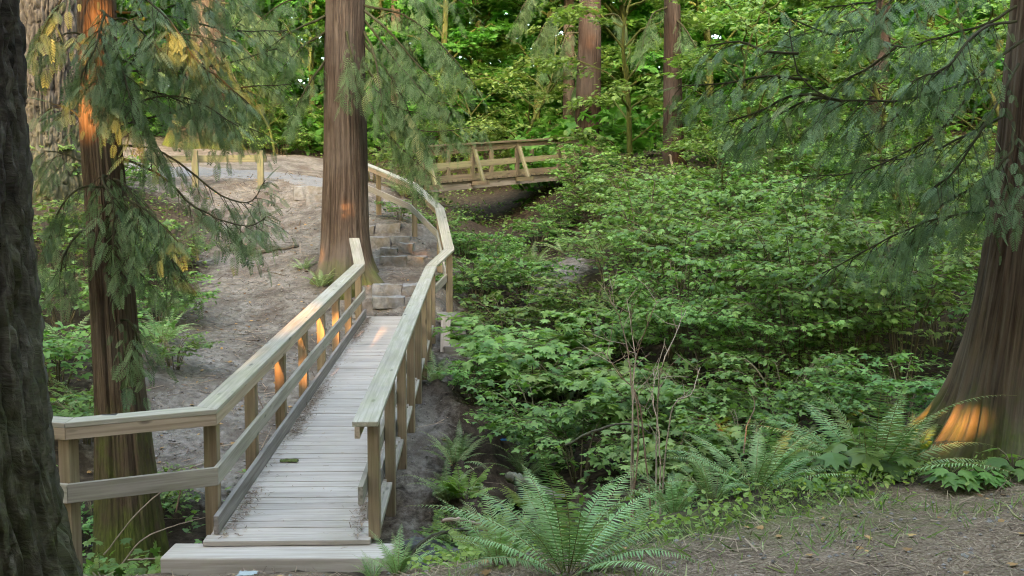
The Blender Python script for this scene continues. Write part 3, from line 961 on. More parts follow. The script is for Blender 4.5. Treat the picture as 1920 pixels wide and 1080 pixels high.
def cedar_limb(mbl, mbf, pts, r0, spray=.3, density=1.0, droop=.55, T=SPRAY, twl=.55, start=.12, yellow=.01, both=True):
    """one drooping cedar branch: a limb with flat side twigs hung with sprays"""
    P = np.asarray(pts, float)
    L = np.linalg.norm(P[1:] - P[:-1], axis=1).sum()
    n = max(10, int(L * 9)); C = curve(P, n)
    C[1:] += np.cumsum(rng.normal(0, .006, (n - 1, 3)), 0)
    tube(mbl, C, np.linspace(r0, .005, n), 6, rng.random())
    k = max(6, int(L / .085 * density))
    pos, tip, nor, siz, rn = [], [], [], [], []
    for q in range(k):
        t = start + (1 - start) * (q + rng.random() * .6) / k
        i = min(int(t * (n - 1)), n - 2); f = t * (n - 1) - i
        p = C[i] * (1 - f) + C[i + 1] * f; T0 = unit(C[i + 1] - C[i])
        sd = unit(np.cross(T0, [0, 0, 1])) * (1 if q % 2 else -1)
        env = min(1, .35 + 1.4 * (t - start)) * (1 - .55 * max(0, t - .5) / .5)
        tl = twl * env * rng.uniform(.6, 1.25)
        dd = unit(T0 * rng.uniform(.5, 1.0) + sd * rng.uniform(.5, 1.0) + np.array([0, 0, -droop * rng.uniform(.3, 1.3)]))
        m = max(3, int(tl / .085)); s = np.linspace(0, 1, m + 1)[:, None]
        tw = p + dd * tl * s + np.array([0, 0, -1]) * (tl * droop * .45) * s ** 2
        tube(mbl, tw, np.linspace(.0045, .0015, m + 1), 3, rng.random())
        yl = rng.random() < yellow
        for w in range(1, m + 1):
            td = unit(tw[w] - tw[w - 1])
            s2 = unit(np.cross(td, [0, 0, 1]) + rng.normal(0, .2, 3))
            for sg in ((1, -1) if w < m else (0,)):
                if sg and rng.random() < .25: continue
                d2 = unit(td * .75 + s2 * sg * .75 + np.array([0, 0, -droop * rng.uniform(.2, .9)]))
                pos.append(tw[w]); tip.append(d2); nor.append(unit(np.array([0, 0, 1.0]) + rng.normal(0, .35, 3)))
                siz.append(spray * env * rng.uniform(.55, 1.1)); rn.append(.97 if yl else rng.beta(2, 2.4) * .85)
    pos.append(C[-1]); tip.append(unit(C[-1] - C[-2])); nor.append([0, 0, 1.]); siz.append(spray * .8); rn.append(.5)
    scatter(mbf, T, np.array(pos), np.array(tip), np.array(nor), np.array(siz), np.array(rn))


def cedar(name, base, label, path, flare, fh, lobes, bark, limbs, leaf=None, T=SPRAY, spray=.3, density=1.0, group=None, limbr=.022, twl=.55, droop=.55, **kw):
    root = thing(name, base, label, 'tree', group)
    trunk_mesh(path, flare, fh, lobes, bark, root, **kw)
    if limbs:
        mbf = MB()
        for L in limbs:
            mbl = MB()
            cedar_limb(mbl, mbf, [at(*q) for q in L], limbr, spray, density, droop, T, twl)
            mbl.build('limb', M['limb'], root, True)
        mbf.build('foliage', leaf or M['cedarleaf'], root)
    return root


def tpath(rows):
    """rows (u, v, Y, half width in px) -> trunk path"""
    out = []
    for u, v, Y, hw in rows:
        p = at(u, v, Y); out.append((p[0], p[1], p[2], hw / FPX * Y))
    return sorted(out, key=lambda q: q[2])


# big fir on the left edge, nearest the viewer
cedar('fir_tree', (-2.18, 3.65, .72), 'dark deeply furrowed trunk filling the left edge, nearest the viewer',
      [(-2.05, 3.65, .2, .40), (-2.08, 3.65, .9, .37), (-2.12, 3.65, 1.6, .35), (-2.16, 3.65, 2.6, .345), (-2.18, 3.65, 3.6, .34), (-2.22, 3.65, 6, .33)],
      .55, .42, 5, M['fir'], None, nseg=300, rows=460, furrow=.036, freq=24, zf=1.5, ridge='plate', seed=2.2)
cedar('fir_tree', at(92, 320, 24), 'massive pale grey fir trunk standing far back at the left',
      tpath([(96, 420, 24, 62), (94, 250, 24, 58), (92, 100, 24, 57), (90, 0, 24, 56), (88, -120, 24, 55)]),
      .2, .6, 5, M['fir_pale'], None, nseg=200, rows=260, furrow=.06, freq=24, zf=1.6, ridge='plate', seed=5.0)
# left cedar behind the near handrail
cedar('cedar_tree', at(245, 1050, 10), 'mossy based cedar with drooping branches growing behind the near left handrail',
      tpath([(250, 1200, 10, 74), (246, 1050, 10, 62), (238, 900, 10, 54), (228, 760, 10, 45), (215, 600, 10, 38.5), (205, 450, 10, 36), (190, 250, 10, 34), (184, 60, 10, 32), (180, -200, 10, 30)]),
      .18, .5, 6, M['cedar_moss'],
      [[(195, 150, 10), (260, 90, 9.8), (330, 60, 9.6), (430, 80, 9.4)], [(200, 60, 10), (280, 20, 10), (380, -5, 10.2), (480, -20, 10.3)],
       [(200, 230, 10), (270, 190, 9.7), (350, 190, 9.5), (440, 240, 9.3)], [(205, 240, 10), (330, 215, 10.3), (440, 170, 10.6), (550, 160, 10.8)], [(205, 20, 10), (320, 30, 10.2), (430, 60, 10.5), (540, 60, 10.8)], [(205, 150, 10), (290, 90, 9.8), (390, 130, 9.7), (470, 190, 9.6)],
       [(205, 290, 10), (300, 330, 9.8), (380, 395, 9.6), (470, 425, 9.4), (505, 405, 9.3)], [(205, 270, 10), (300, 285, 10), (400, 365, 10), (465, 386, 10), (497, 345, 10)],
       [(205, 330, 10), (240, 350, 9.6), (275, 400, 9.4), (300, 480, 9.3)],
       [(180, 250, 10), (135, 210, 9.9), (90, 190, 9.8)], [(180, 320, 10), (120, 290, 9.9), (70, 285, 9.8)], [(205, 420, 10), (250, 430, 9.7), (310, 470, 9.5), (335, 520, 9.4)],
       [(190, 90, 10), (140, 60, 9.8), (85, 80, 9.6)], [(210, 0, 10), (300, -40, 9.9), (440, -20, 9.8)], [(200, 40, 10), (240, 40, 9.3), (300, 100, 9)],
       [(200, 180, 10), (190, 150, 9.5), (150, 160, 9.2)], [(205, 130, 10), (300, 130, 10.3), (420, 120, 10.6), (520, 90, 10.8)], [(190, 480, 10), (230, 480, 9.7), (260, 520, 9.5)],
       [(215, 600, 10), (235, 600, 9.6), (245, 640, 9.5), (228, 690, 9.45)],
        [(190, 20, 9.8), (195, 30, 9.2), (180, 90, 8.9), (150, 150, 8.8)], [(192, 110, 9.8), (215, 110, 9.3), (240, 160, 9.0), (250, 230, 8.9)], [(195, 60, 9.8), (185, 60, 9.2), (205, 130, 9.0), (190, 210, 8.9)],
        [(195, 200, 9.8), (230, 200, 9.4), (270, 250, 9.2), (280, 320, 9.1)], [(200, 330, 9.8), (190, 335, 9.3), (215, 400, 9.1), (210, 470, 9.05)], [(200, 350, 9.8), (150, 350, 9.5), (110, 400, 9.4), (90, 460, 9.4)],
        [(205, 380, 9.8), (240, 370, 9.4), (290, 400, 9.2), (340, 450, 9.1)], [(195, -30, 10), (130, -20, 9.5), (90, 30, 9.4), (60, 90, 9.4)], [(205, -20, 10), (260, -10, 9.4), (320, 40, 9.2), (380, 120, 9.1)],
        [(205, 100, 10), (280, 130, 10.4), (360, 120, 10.8), (450, 40, 11)], [(205, 170, 10), (300, 175, 10.2), (400, 215, 10.4), (500, 250, 10.5)], [(190, 430, 10), (150, 430, 9.7), (120, 480, 9.6), (110, 540, 9.5)]],
      M['cedarleaf_blue'], SPRAY, .27, 1.1, None, .014, .48, .65, nseg=220, rows=240, furrow=.018, freq=18, zf=.45, seed=1.0)
# the central cedar
cedar('cedar_tree', at(652, 512, 20), 'tall straight reddish cedar at the bridge far end, beside the stone steps',
      tpath([(650, 640, 20, 50), (650, 520, 20, 45), (648, 430, 20, 42.5), (648, 300, 20, 39), (646, 150, 20, 36), (646, 0, 20, 34), (646, -200, 20, 32)]),
      .42, .38, 6, M['cedar'],
      [[(685, 40, 20), (740, 110, 19.5), (800, 180, 19.2), (860, 210, 19)], [(682, 10, 20), (760, 30, 19.6), (830, 90, 19.4), (890, 160, 19.2)],
       [(685, 120, 20), (730, 190, 19.4), (790, 240, 19.2), (900, 232, 19)], [(686, 180, 20), (725, 250, 19.4), (765, 290, 19.3), (815, 330, 19.2)], [(680, -30, 20), (760, -40, 19.6), (880, 10, 19.4)],
       [(683, 80, 20), (730, 140, 19.7), (770, 220, 19.6), (800, 290, 19.5)], [(684, 150, 20), (740, 200, 19.3), (790, 215, 19.1)], [(683, 20, 20), (730, 60, 19.5), (790, 130, 19.2), (830, 160, 19.1)], [(683, 60, 20), (705, 100, 19.3), (715, 170, 19.1), (720, 230, 19)],
       [(612, 60, 20), (565, 90, 19.6), (515, 150, 19.4)], [(612, -10, 20), (540, 0, 19.6), (470, 50, 19.4)], [(612, 110, 20), (575, 160, 19.6), (535, 235, 19.5)],
       [(612, 30, 20), (550, 60, 19.2), (480, 110, 19)], [(650, 60, 19.6), (660, 110, 19.3), (672, 170, 19.2)], [(612, -50, 20), (500, -60, 20), (400, 10, 20)]],
      M['cedarleaf'], SPRAY_FAR, .42, .85, None, .03, .75, .75, nseg=240, rows=220, furrow=.026, freq=20, zf=.35, seed=3.0, dirl=2.6)
# the right cedar
cedar('cedar_tree', (4.45, 8.4, .55), 'huge flared cedar trunk at the right edge with branches sweeping left',
      [(4.40, 8.4, -.3, .60), (4.42, 8.4, .5, .58), (4.45, 8.4, 1.2, .55), (4.5, 8.4, 1.9, .51), (4.55, 8.4, 2.8, .46), (4.6, 8.4, 4.2, .42), (4.65, 8.4, 6.5, .38)],
      .56, .42, 7, M['cedar_red'],
      [[(1905, 12, 8.2), (1850, 45, 8), (1750, 75, 7.9), (1680, 88, 7.8), (1600, 50, 7.8)],
       [(1920, 75, 8.1), (1870, 115, 7.9), (1830, 155, 7.7), (1720, 190, 7.5), (1650, 197, 7.4), (1575, 192, 7.4), (1515, 150, 7.5), (1495, 65, 7.6)],
       [(1515, 150, 7.5), (1440, 140, 7.5), (1360, 155, 7.6), (1262, 162, 7.7)], [(1497, 100, 7.5), (1440, 95, 7.6), (1390, 78, 7.7), (1325, 86, 7.8)],
       [(1580, 190, 7.4), (1520, 190, 7.5), (1450, 225, 7.6), (1395, 250, 7.7)], [(1550, 180, 7.4), (1480, 180, 7.5), (1420, 210, 7.6), (1360, 235, 7.7)],
       [(1835, 155, 7.8), (1770, 235, 7.8), (1720, 275, 7.8), (1625, 320, 7.9), (1510, 330, 8)],
       [(1885, 215, 8.2), (1800, 262, 8.6), (1700, 300, 8.9), (1600, 300, 9.1)], [(1880, 395, 8.2), (1800, 405, 7.9), (1700, 440, 7.8), (1545, 520, 7.7)],
       [(1880, 330, 8.2), (1790, 370, 8.4), (1720, 420, 8.6), (1660, 490, 8.7)], [(1900, -20, 8.2), (1800, -30, 7.6), (1660, 0, 7.4), (1540, 20, 7.4)],
       [(1905, 40, 8.1), (1830, 60, 7.2), (1770, 120, 7), (1700, 150, 6.9)], [(1910, 120, 8.0), (1850, 230, 7.6), (1790, 320, 7.5), (1750, 350, 7.4)],
       [(1890, 300, 7.9), (1870, 340, 7.5), (1840, 420, 7.4)], [(1900, 230, 7.9), (1890, 290, 7.6), (1850, 330, 7.5)], [(1620, 55, 7.8), (1560, 60, 7.8), (1480, 30, 7.9)],
       [(1680, 88, 7.8), (1630, 130, 7.9), (1580, 160, 8.0), (1540, 230, 8.0)], [(1700, 195, 7.5), (1650, 240, 7.6), (1600, 260, 7.7)]],
      M['cedarleaf_blue'], SPRAY, .24, 1.25, None, .013, .46, .6, nseg=360, rows=300, furrow=.036, freq=24, zf=.35, seed=.7, dirl=1.2)

# far trunks
cedar('cedar_tree', at(388, 278, 38), 'dark fluted many ribbed cedar trunk beyond the gravel path',
      tpath([(385, 330, 38, 44), (386, 270, 38, 37), (388, 200, 38, 32), (390, 100, 38, 30), (392, -60, 38, 27)]), .5, 1.0, 7, M['cedar_dark'],
      [[(400, 60, 38), (460, 90, 37), (520, 170, 36.5)], [(380, 40, 38), (320, 80, 37), (270, 160, 36.5)], [(400, 0, 38), (470, 20, 37), (560, 100, 36.6)], [(385, 110, 37.5), (360, 140, 36.8), (330, 200, 36.5)], [(410, 100, 38), (450, 160, 37), (480, 240, 36.8)]],
      M['cedarleaf'], SPRAY_FAR, .6, .8, None, .05, 1.1, .8, nseg=140, rows=90, furrow=.05, freq=12, zf=.4, seed=4.1)
cedar('cedar_tree', at(332, 276, 37.5), 'slanting mossy trunk leaning against the dark fluted cedar',
      tpath([(312, 310, 37.5, 14), (325, 260, 37.5, 12), (345, 190, 37.7, 10), (362, 110, 38, 9)]), .3, .5, 4, M['cedar_moss'], None, nseg=60, rows=60, furrow=.02, freq=10, zf=.5, seed=8.1)
cedar('cedar_tree', at(1102, 305, 31), 'straight red brown cedar trunk at the right end of the far footbridge',
      tpath([(1100, 350, 31, 28), (1101, 290, 31, 25), (1103, 180, 31, 22), (1106, 70, 31, 20), (1108, -80, 31, 18)]), .3, .5, 6, M['far_bark'],
      [[(1092, 60, 31), (1060, 70, 30.6), (1045, 130, 30.5)], [(1120, 30, 31), (1160, 30, 30.5), (1180, 80, 30.3)], [(1095, 10, 31), (1040, 20, 30.6), (1000, 90, 30.4)], [(1100, -30, 31), (1010, -20, 30.6), (960, 50, 30.4)]],
      M['cedarleaf'], SPRAY_FAR, .5, .7, None, .035, .8, .9, nseg=120, rows=120, furrow=.022, freq=16, zf=.4, seed=6.1)
cedar('cedar_tree', at(1067, 295, 36), 'thinner grey trunk just left behind the red brown trunk by the far footbridge',
      tpath([(1067, 320, 36, 12), (1067, 150, 36, 10), (1066, -60, 36, 9)]), .2, .4, 5, M['cedar_dark'],
      [[(1060, 60, 36), (1030, 80, 35.6), (1010, 140, 35.5)], [(1072, 90, 36), (1090, 130, 35.6), (1085, 190, 35.5)]], M['cedarleaf'], SPRAY_FAR, .6, .7, None, .03, .9, .9,
      nseg=80, rows=80, furrow=.015, freq=12, zf=.4, seed=2.7)
cedar('cedar_tree', at(1264, 338, 26.5), 'slim reddish trunk with a splintered base on the leafy slope',
      tpath([(1266, 400, 26.5, 24), (1265, 320, 26.5, 20), (1262, 200, 26.5, 17), (1261, 80, 26.5, 15), (1259, -80, 26.5, 13)]), .35, .5, 5, M['far_bark'],
      [[(1262, 30, 26.5), (1290, 60, 26), (1330, 130, 25.8)], [(1258, 10, 26.5), (1220, 30, 26), (1200, 100, 25.8)]], M['cedarleaf'], SPRAY_FAR, .45, .7, None, .03, .7, .9,
      nseg=110, rows=120, furrow=.02, freq=14, zf=.4, seed=9.3)
cedar('cedar_tree', at(1640, 300, 25), 'dark brown trunk half hidden by foliage in the upper right woods',
      tpath([(1632, 380, 25, 20), (1640, 250, 25, 16), (1652, 100, 25, 14), (1662, -80, 25, 12)]), .25, .5, 5, M['far_bark'],
      [[(1650, 60, 25), (1700, 90, 24.6), (1760, 160, 24.5)], [(1645, 90, 25), (1600, 110, 24.6), (1560, 170, 24.5)], [(1655, 20, 25), (1600, 20, 24.6), (1530, 60, 24.5)]],
      M['cedarleaf'], SPRAY_FAR, .45, .8, None, .03, .7, .9, nseg=90, rows=100, furrow=.018, freq=14, zf=.4, seed=12.3)
cedar('cedar_tree', at(750, 270, 40), 'young dark cedar hung with foliage behind the central trunk',
      tpath([(742, 300, 40, 10), (742, 100, 40, 9), (742, -80, 40, 7)]), .2, .4, 5, M['cedar_dark'],
      [[(742, 20, 40), (700, 40, 39.5), (690, 100, 39.4)], [(742, 0, 40), (790, 20, 39.5), (800, 80, 39.4)], [(742, 60, 40), (770, 90, 39.5), (790, 150, 39.4)], [(742, -40, 40), (700, -30, 39.5), (660, 40, 39.4)], [(742, 30, 40), (745, 50, 39), (750, 110, 38.7)]],
      M['cedarleaf'], SPRAY_FAR, .65, .8, None, .03, 1.0, .9, nseg=60, rows=60, furrow=.015, freq=12, zf=.4, seed=3.7)


# ------------------------------------------------------------------ broadleaf woods
def make_broadleaf(name, h, spread, nl, leaves, lsize, seed, T=CLUMP, low=.18, mat='wood_leaf', lean=.1, bark='mosslimb'):
    global rng
    keep = rng; rng = np.random.default_rng(seed)
    root = thing(name, (0, 0, 0), None, None)
    a0 = rng.uniform(0, 6.28)
    tr = curve([(0, 0, -.4), (lean * h * .2 * math.cos(a0), lean * h * .2 * math.sin(a0), h * .3), (lean * h * .7 * math.cos(a0), lean * h * .7 * math.sin(a0), h * .65), (lean * h * math.cos(a0 + .5), lean * h * math.sin(a0 + .5), h)], 24)
    mb = MB(); tube(mb, tr, np.linspace(.013 * h + .02, .012, 24), 8); mb.build('trunk', M[bark], root, True)
    pos, tip, nor = [], [], []
    per = leaves // nl
    for i in range(nl):
        t = low + (1 - low) * (i + rng.random()) / nl
        p = tr[min(int(t * 23), 23)]; a = i * 2.4 + rng.uniform(-.4, .4)
        L = spread * (.45 + .75 * math.sin(PI * min(1, (t - low) / (1 - low) * .8 + .18))) * rng.uniform(.75, 1.2)
        d = np.array([math.cos(a), math.sin(a), rng.uniform(.05, .6)])
        e = p + d * L; mid = p + d * L * .55 + np.array([0, 0, L * .18])
        lb = curve([p, mid, e - np.array([0, 0, L * .12])], 10)
        lb[1:-1] += rng.normal(0, .04 * L, (8, 3)) * .5
        m2 = MB(); tube(m2, lb, np.linspace(.0045 * h + .008, .004, 10), 5)
        # leaves in flat layered sprays around the limb
        for s in range(7):
            f = .3 + .7 * (s + rng.random()) / 7
            q = lb[min(int(f * 9), 9)]; aa = a + rng.choice([-1, 1]) * rng.uniform(.3, 1.3); sl = L * rng.uniform(.18, .42)
            sd = np.array([math.cos(aa), math.sin(aa), rng.uniform(-.15, .25)])
            tube(m2, np.array([q, q + sd * sl * .5 + [0, 0, .03], q + sd * sl]), [.006, .004, .002], 3)
            n = per // 7
            w = rng.random(n) ** .7; b = rng.normal(0, .22, (n, 2)) * sl
            pp = q + sd * (sl * w)[:, None]; pp[:, 0] += b[:, 0]; pp[:, 1] += b[:, 1]; pp[:, 2] += rng.normal(0, .05 * sl + .02, n) - .1 * sl * w
            pos.append(pp); tt = np.tile(sd, (n, 1)) + rng.normal(0, .7, (n, 3)) * [1, 1, .35]; tip.append(tt + [0, 0, -.25]); nor.append(np.array([0, 0, 1.]) + rng.normal(0, .33, (n, 3)))
        m2.build('limb', M[bark], root, True)
    pos = np.concatenate(pos); n = len(pos)
    mb = MB(); scatter(mb, T, pos, np.concatenate(tip), np.concatenate(nor), lsize * rng.uniform(.65, 1.2, n), rng.beta(2, 2, n) * .9 + (rng.random(n) < .03) * .1)
    mb.build('crown', M[mat], root)
    rng = keep
    return root


USED = set()


def place(proto, p, label, cat, group, sc=1.0, rz=None, sz=None):
    o = proto if id(proto) not in USED else copy_tree(proto)
    USED.add(id(proto))
    o.location = tuple(float(c) for c in p)
    o.rotation_euler = (0, 0, rng.uniform(0, 6.28) if rz is None else rz)
    o.scale = (sc, sc, sc * (sz or 1))
    return tag(o, label, cat, group)


TALL = [make_broadleaf('maple_tree', 13, 3.2, 26, 5200, .30, 101, low=.1), make_broadleaf('maple_tree', 12, 2.8, 24, 5000, .28, 102, low=.06, lean=.2), make_broadleaf('alder_tree', 15, 2.6, 28, 5200, .27, 103, low=.14, lean=.06)]
SMALL = [make_broadleaf('vine_maple', 6.0, 2.1, 17, 3400, .16, 111, MAPLE, .12, 'maple', .3), make_broadleaf('vine_maple', 5.2, 2.3, 16, 3200, .15, 112, MAPLE, .1, 'maple', .35)]
TG, VG = 'broadleaf trees of the far woods', 'vine maples on the slope'
for k, u, Y, s, lab in (
        (0, 500, 44, 1.0, 'bright broadleaf tree behind the path, left of the central trunk'), (1, 590, 42, .95, 'green maple directly left behind the central cedar trunk'),
        (2, 280, 46, 1.0, 'slender alder seen left of the dark fluted trunk'), (0, 400, 50, 1.0, 'leafy maple behind the dark fluted trunk'),
        (1, 760, 43, 1.0, 'maple with dark arching limbs right behind the central cedar'), (2, 830, 38, .9, 'slim mossy alder left behind the far footbridge'),
        (0, 900, 42, 1.0, 'brightest yellow green maple above the far footbridge middle'), (1, 1000, 40, .95, 'maple left of the two trunks by the far footbridge'),
        (2, 1170, 38, 1.0, 'alder between the red brown trunk and the slim reddish trunk'), (0, 1330, 36, .95, 'tall maple right behind the slim reddish trunk'),
        (1, 1450, 38, 1.0, 'pale green maple high in the middle of the right woods'), (2, 1560, 34, .9, 'alder left of the half hidden brown trunk'),
        (0, 1720, 33, .95, 'maple right of the half hidden brown trunk'), (1, 1850, 30, .9, 'maple seen just left of the huge right trunk'),
        (0, 120, 40, 1.0, 'maple seen past the massive pale fir trunk'), (2, 30, 34, 1.0, 'alder at the left edge beside the massive pale fir'),
        (1, 1960, 36, 1.0, 'maple behind the huge right trunk'), (2, 1250, 44, 1.05, 'alder far behind the slim reddish trunk')):
    place(TALL[k], gx(u, Y), lab, 'tree', TG, s)
for k, u, Y, s, lab in (
        (0, 1180, 29, 1.0, 'vine maple with arching mossy limbs right of the red brown trunk'), (1, 1340, 27, .95, 'vine maple right of the slim reddish trunk'),
        (0, 1420, 25, .85, 'layered vine maple under the two fanned cedar branch tips'), (1, 1530, 26, .95, 'vine maple below the long curved cedar branch'),
        (0, 1700, 23, .9, 'vine maple on the upper slope right of the hidden brown trunk'), (1, 1790, 21, .85, 'vine maple just left of the huge trunk, halfway up'),
        (0, 970, 33, .9, 'vine maple behind the middle of the far footbridge'), (1, 880, 34, .8, 'vine maple behind the left of the far footbridge'),
        (1, 1590, 30, 1.1, 'tall vine maple at the crest of the slope, behind the hidden brown trunk'), (0, 1900, 24, 1.0, 'vine maple behind the huge trunk at the right edge'),
        (1, 520, 37, .6, 'low bright vine maple beyond the path, left of the central cedar'),
        (1, 1380, 21.5, .55, 'short vine maple mid slope right of the slim reddish trunk'), (0, 1500, 20.5, .6, 'short vine maple mid slope under the cedar boughs'),
        (1, 1610, 20.0, .6, 'short vine maple mid slope below the half hidden brown trunk'), (0, 1720, 17.5, .6, 'short vine maple close to the huge trunk mid height'), (0, 1450, 17.5, .45, 'small vine maple amid the brightest slope bushes'), (1, 1560, 14.5, .4, 'small vine maple behind the tall bluish fern')):
    place(SMALL[k], gx(u, Y), lab, 'tree', VG, s)


def build_backdrop():
    """the woods beyond read as one leafy mass; unseen side walls added to cut sidelight"""
    n = 170000
    x = rng.uniform(-42, 48, n); y = rng.uniform(46, 66, n); h = rng.random(n) ** .85 * 30
    z = H0(x, y) + h
    keep = vnoise(x * .35, h * .45, y * .3) + .5 * vnoise(x * 1.1, h * 1.3, y) > -.5
    x, y, z = x[keep], y[keep], z[keep]; n = len(x)
    mb = MB(); scatter(mb, CLUMP, np.stack([x, y, z], 1), rng.normal(0, 1, (n, 3)) * [1, 1, .4] + [0, 0, -.3], np.array([0, 0, 1.]) + rng.normal(0, .5, (n, 3)), rng.uniform(.4, .85, n), rng.beta(2, 2, n))
    m2 = 34000; sd = rng.choice([-1, 1], m2); xs = sd * rng.uniform(25, 36, m2); ys = rng.uniform(-10, 50, m2); zs = H0(xs, ys) + rng.random(m2) * 30  # unseen leaf walls added left and right to hold back low sky light
    scatter(mb, CLUMP, np.stack([xs, ys, zs], 1), rng.normal(0, 1, (m2, 3)) * [1, 1, .4] + [0, 0, -.3], np.array([0, 0, 1.]) + rng.normal(0, .5, (m2, 3)), rng.uniform(.6, 1.1, m2), rng.beta(2, 2, m2))
    tag(mb.build('woods', M['wood_leaf']), 'mass of far green woodland leaves closing the view, with unseen side walls added to cut sidelight', 'woods', None, 'stuff')


build_backdrop()


# ------------------------------------------------------------------ shrubs
def make_shrub(name, w, h, nst, twigs, lpt, lsize, T, mat, seed, flat=.25, up=.6):
    global rng
    keep = rng; rng = np.random.default_rng(seed)
    root = thing(name, (0, 0, 0), None, None)
    ms = MB(); pos, tip, nor = [], [], []
    for i in range(nst):
        a = i * 2.4 + rng.uniform(-.5, .5); rr = w / 2 * rng.uniform(.45, 1.05); hh = h * rng.uniform(.55, 1.05)
        d = np.array([math.cos(a), math.sin(a), 0])
        c = curve([np.array([0, 0, -.15]) + d * .06, d * rr * .35 + [0, 0, hh * up], d * rr * .75 + [0, 0, hh * .95], d * rr * 1.1 + [0, 0, hh * .92]], 14)
        tube(ms, c, np.linspace(.011, .003, 14), 5, rng.random())
        for k in range(twigs):
            f = .3 + .7 * (k + rng.random()) / twigs
            q = c[min(int(f * 13), 13)]; aa = a + rng.choice([-1, 1]) * rng.uniform(.2, 1.4); L = rng.uniform(.18, .5) * w / 1.5
            td = np.array([math.cos(aa), math.sin(aa), rng.uniform(-.1, .3)])
            e = q + td * L
            tube(ms, np.array([q, (q + e) / 2 + [0, 0, .02], e]), [.004, .003, .0015], 3, rng.random())
            n = lpt; s = np.linspace(.15, 1, n)
            sg = np.where(np.arange(n) % 2 == 0, 1, -1); sdv = np.array([-td[1], td[0], 0])
            pp = q + td * (L * s)[:, None] + sdv * (sg * lsize * .25)[:, None] + rng.normal(0, .012, (n, 3))
            pos.append(pp); tip.append(td * .6 + sdv * sg[:, None] * .9 + rng.normal(0, .25, (n, 3)) + [0, 0, -.22]); nor.append(np.array([0, 0, 1.]) + rng.normal(0, flat, (n, 3)))
    ms.build('stems', M['stem'], root, True)
    pos = np.concatenate(pos); n = len(pos)
    mb = MB(); scatter(mb, T, pos, np.concatenate(tip), np.concatenate(nor), lsize * rng.uniform(.6, 1.25, n), rng.beta(2, 2, n) * .88 + (rng.random(n) < .025) * .12)
    mb.build('foliage', M[mat], root)
    rng = keep
    return root


MB_, TB_, SB_ = 'vine maple bushes of the slope', 'thimbleberry bushes of the ravine', 'salmonberry bushes of the undergrowth'
VM = [make_shrub('maple_bush', 2.0, 1.7, 14, 10, 9, .105, MAPLE, 'maple', 201, .2), make_shrub('maple_bush', 2.3, 1.3, 14, 11, 9, .10, MAPLE, 'maple', 202, .18)]
TH = [make_shrub('thimbleberry_bush', 1.7, .95, 13, 6, 7, .17, MAPLE, 'thimble', 211, .25), make_shrub('thimbleberry_bush', 1.3, .8, 10, 6, 7, .15, MAPLE, 'thimble', 212, .28)]
SA = [make_shrub('salmonberry_bush', 1.7, .9, 14, 7, 9, .12, TRI, 'salmon', 221, .3), make_shrub('salmonberry_bush', 1.4, .7, 12, 7, 8, .105, TRI, 'salmon', 222, .3)]
KS = {'v0': (VM[0], 'bush', MB_), 'v1': (VM[1], 'bush', MB_), 't0': (TH[0], 'bush', TB_), 't1': (TH[1], 'bush', TB_), 's0': (SA[0], 'bush', SB_), 's1': (SA[1], 'bush', SB_)}
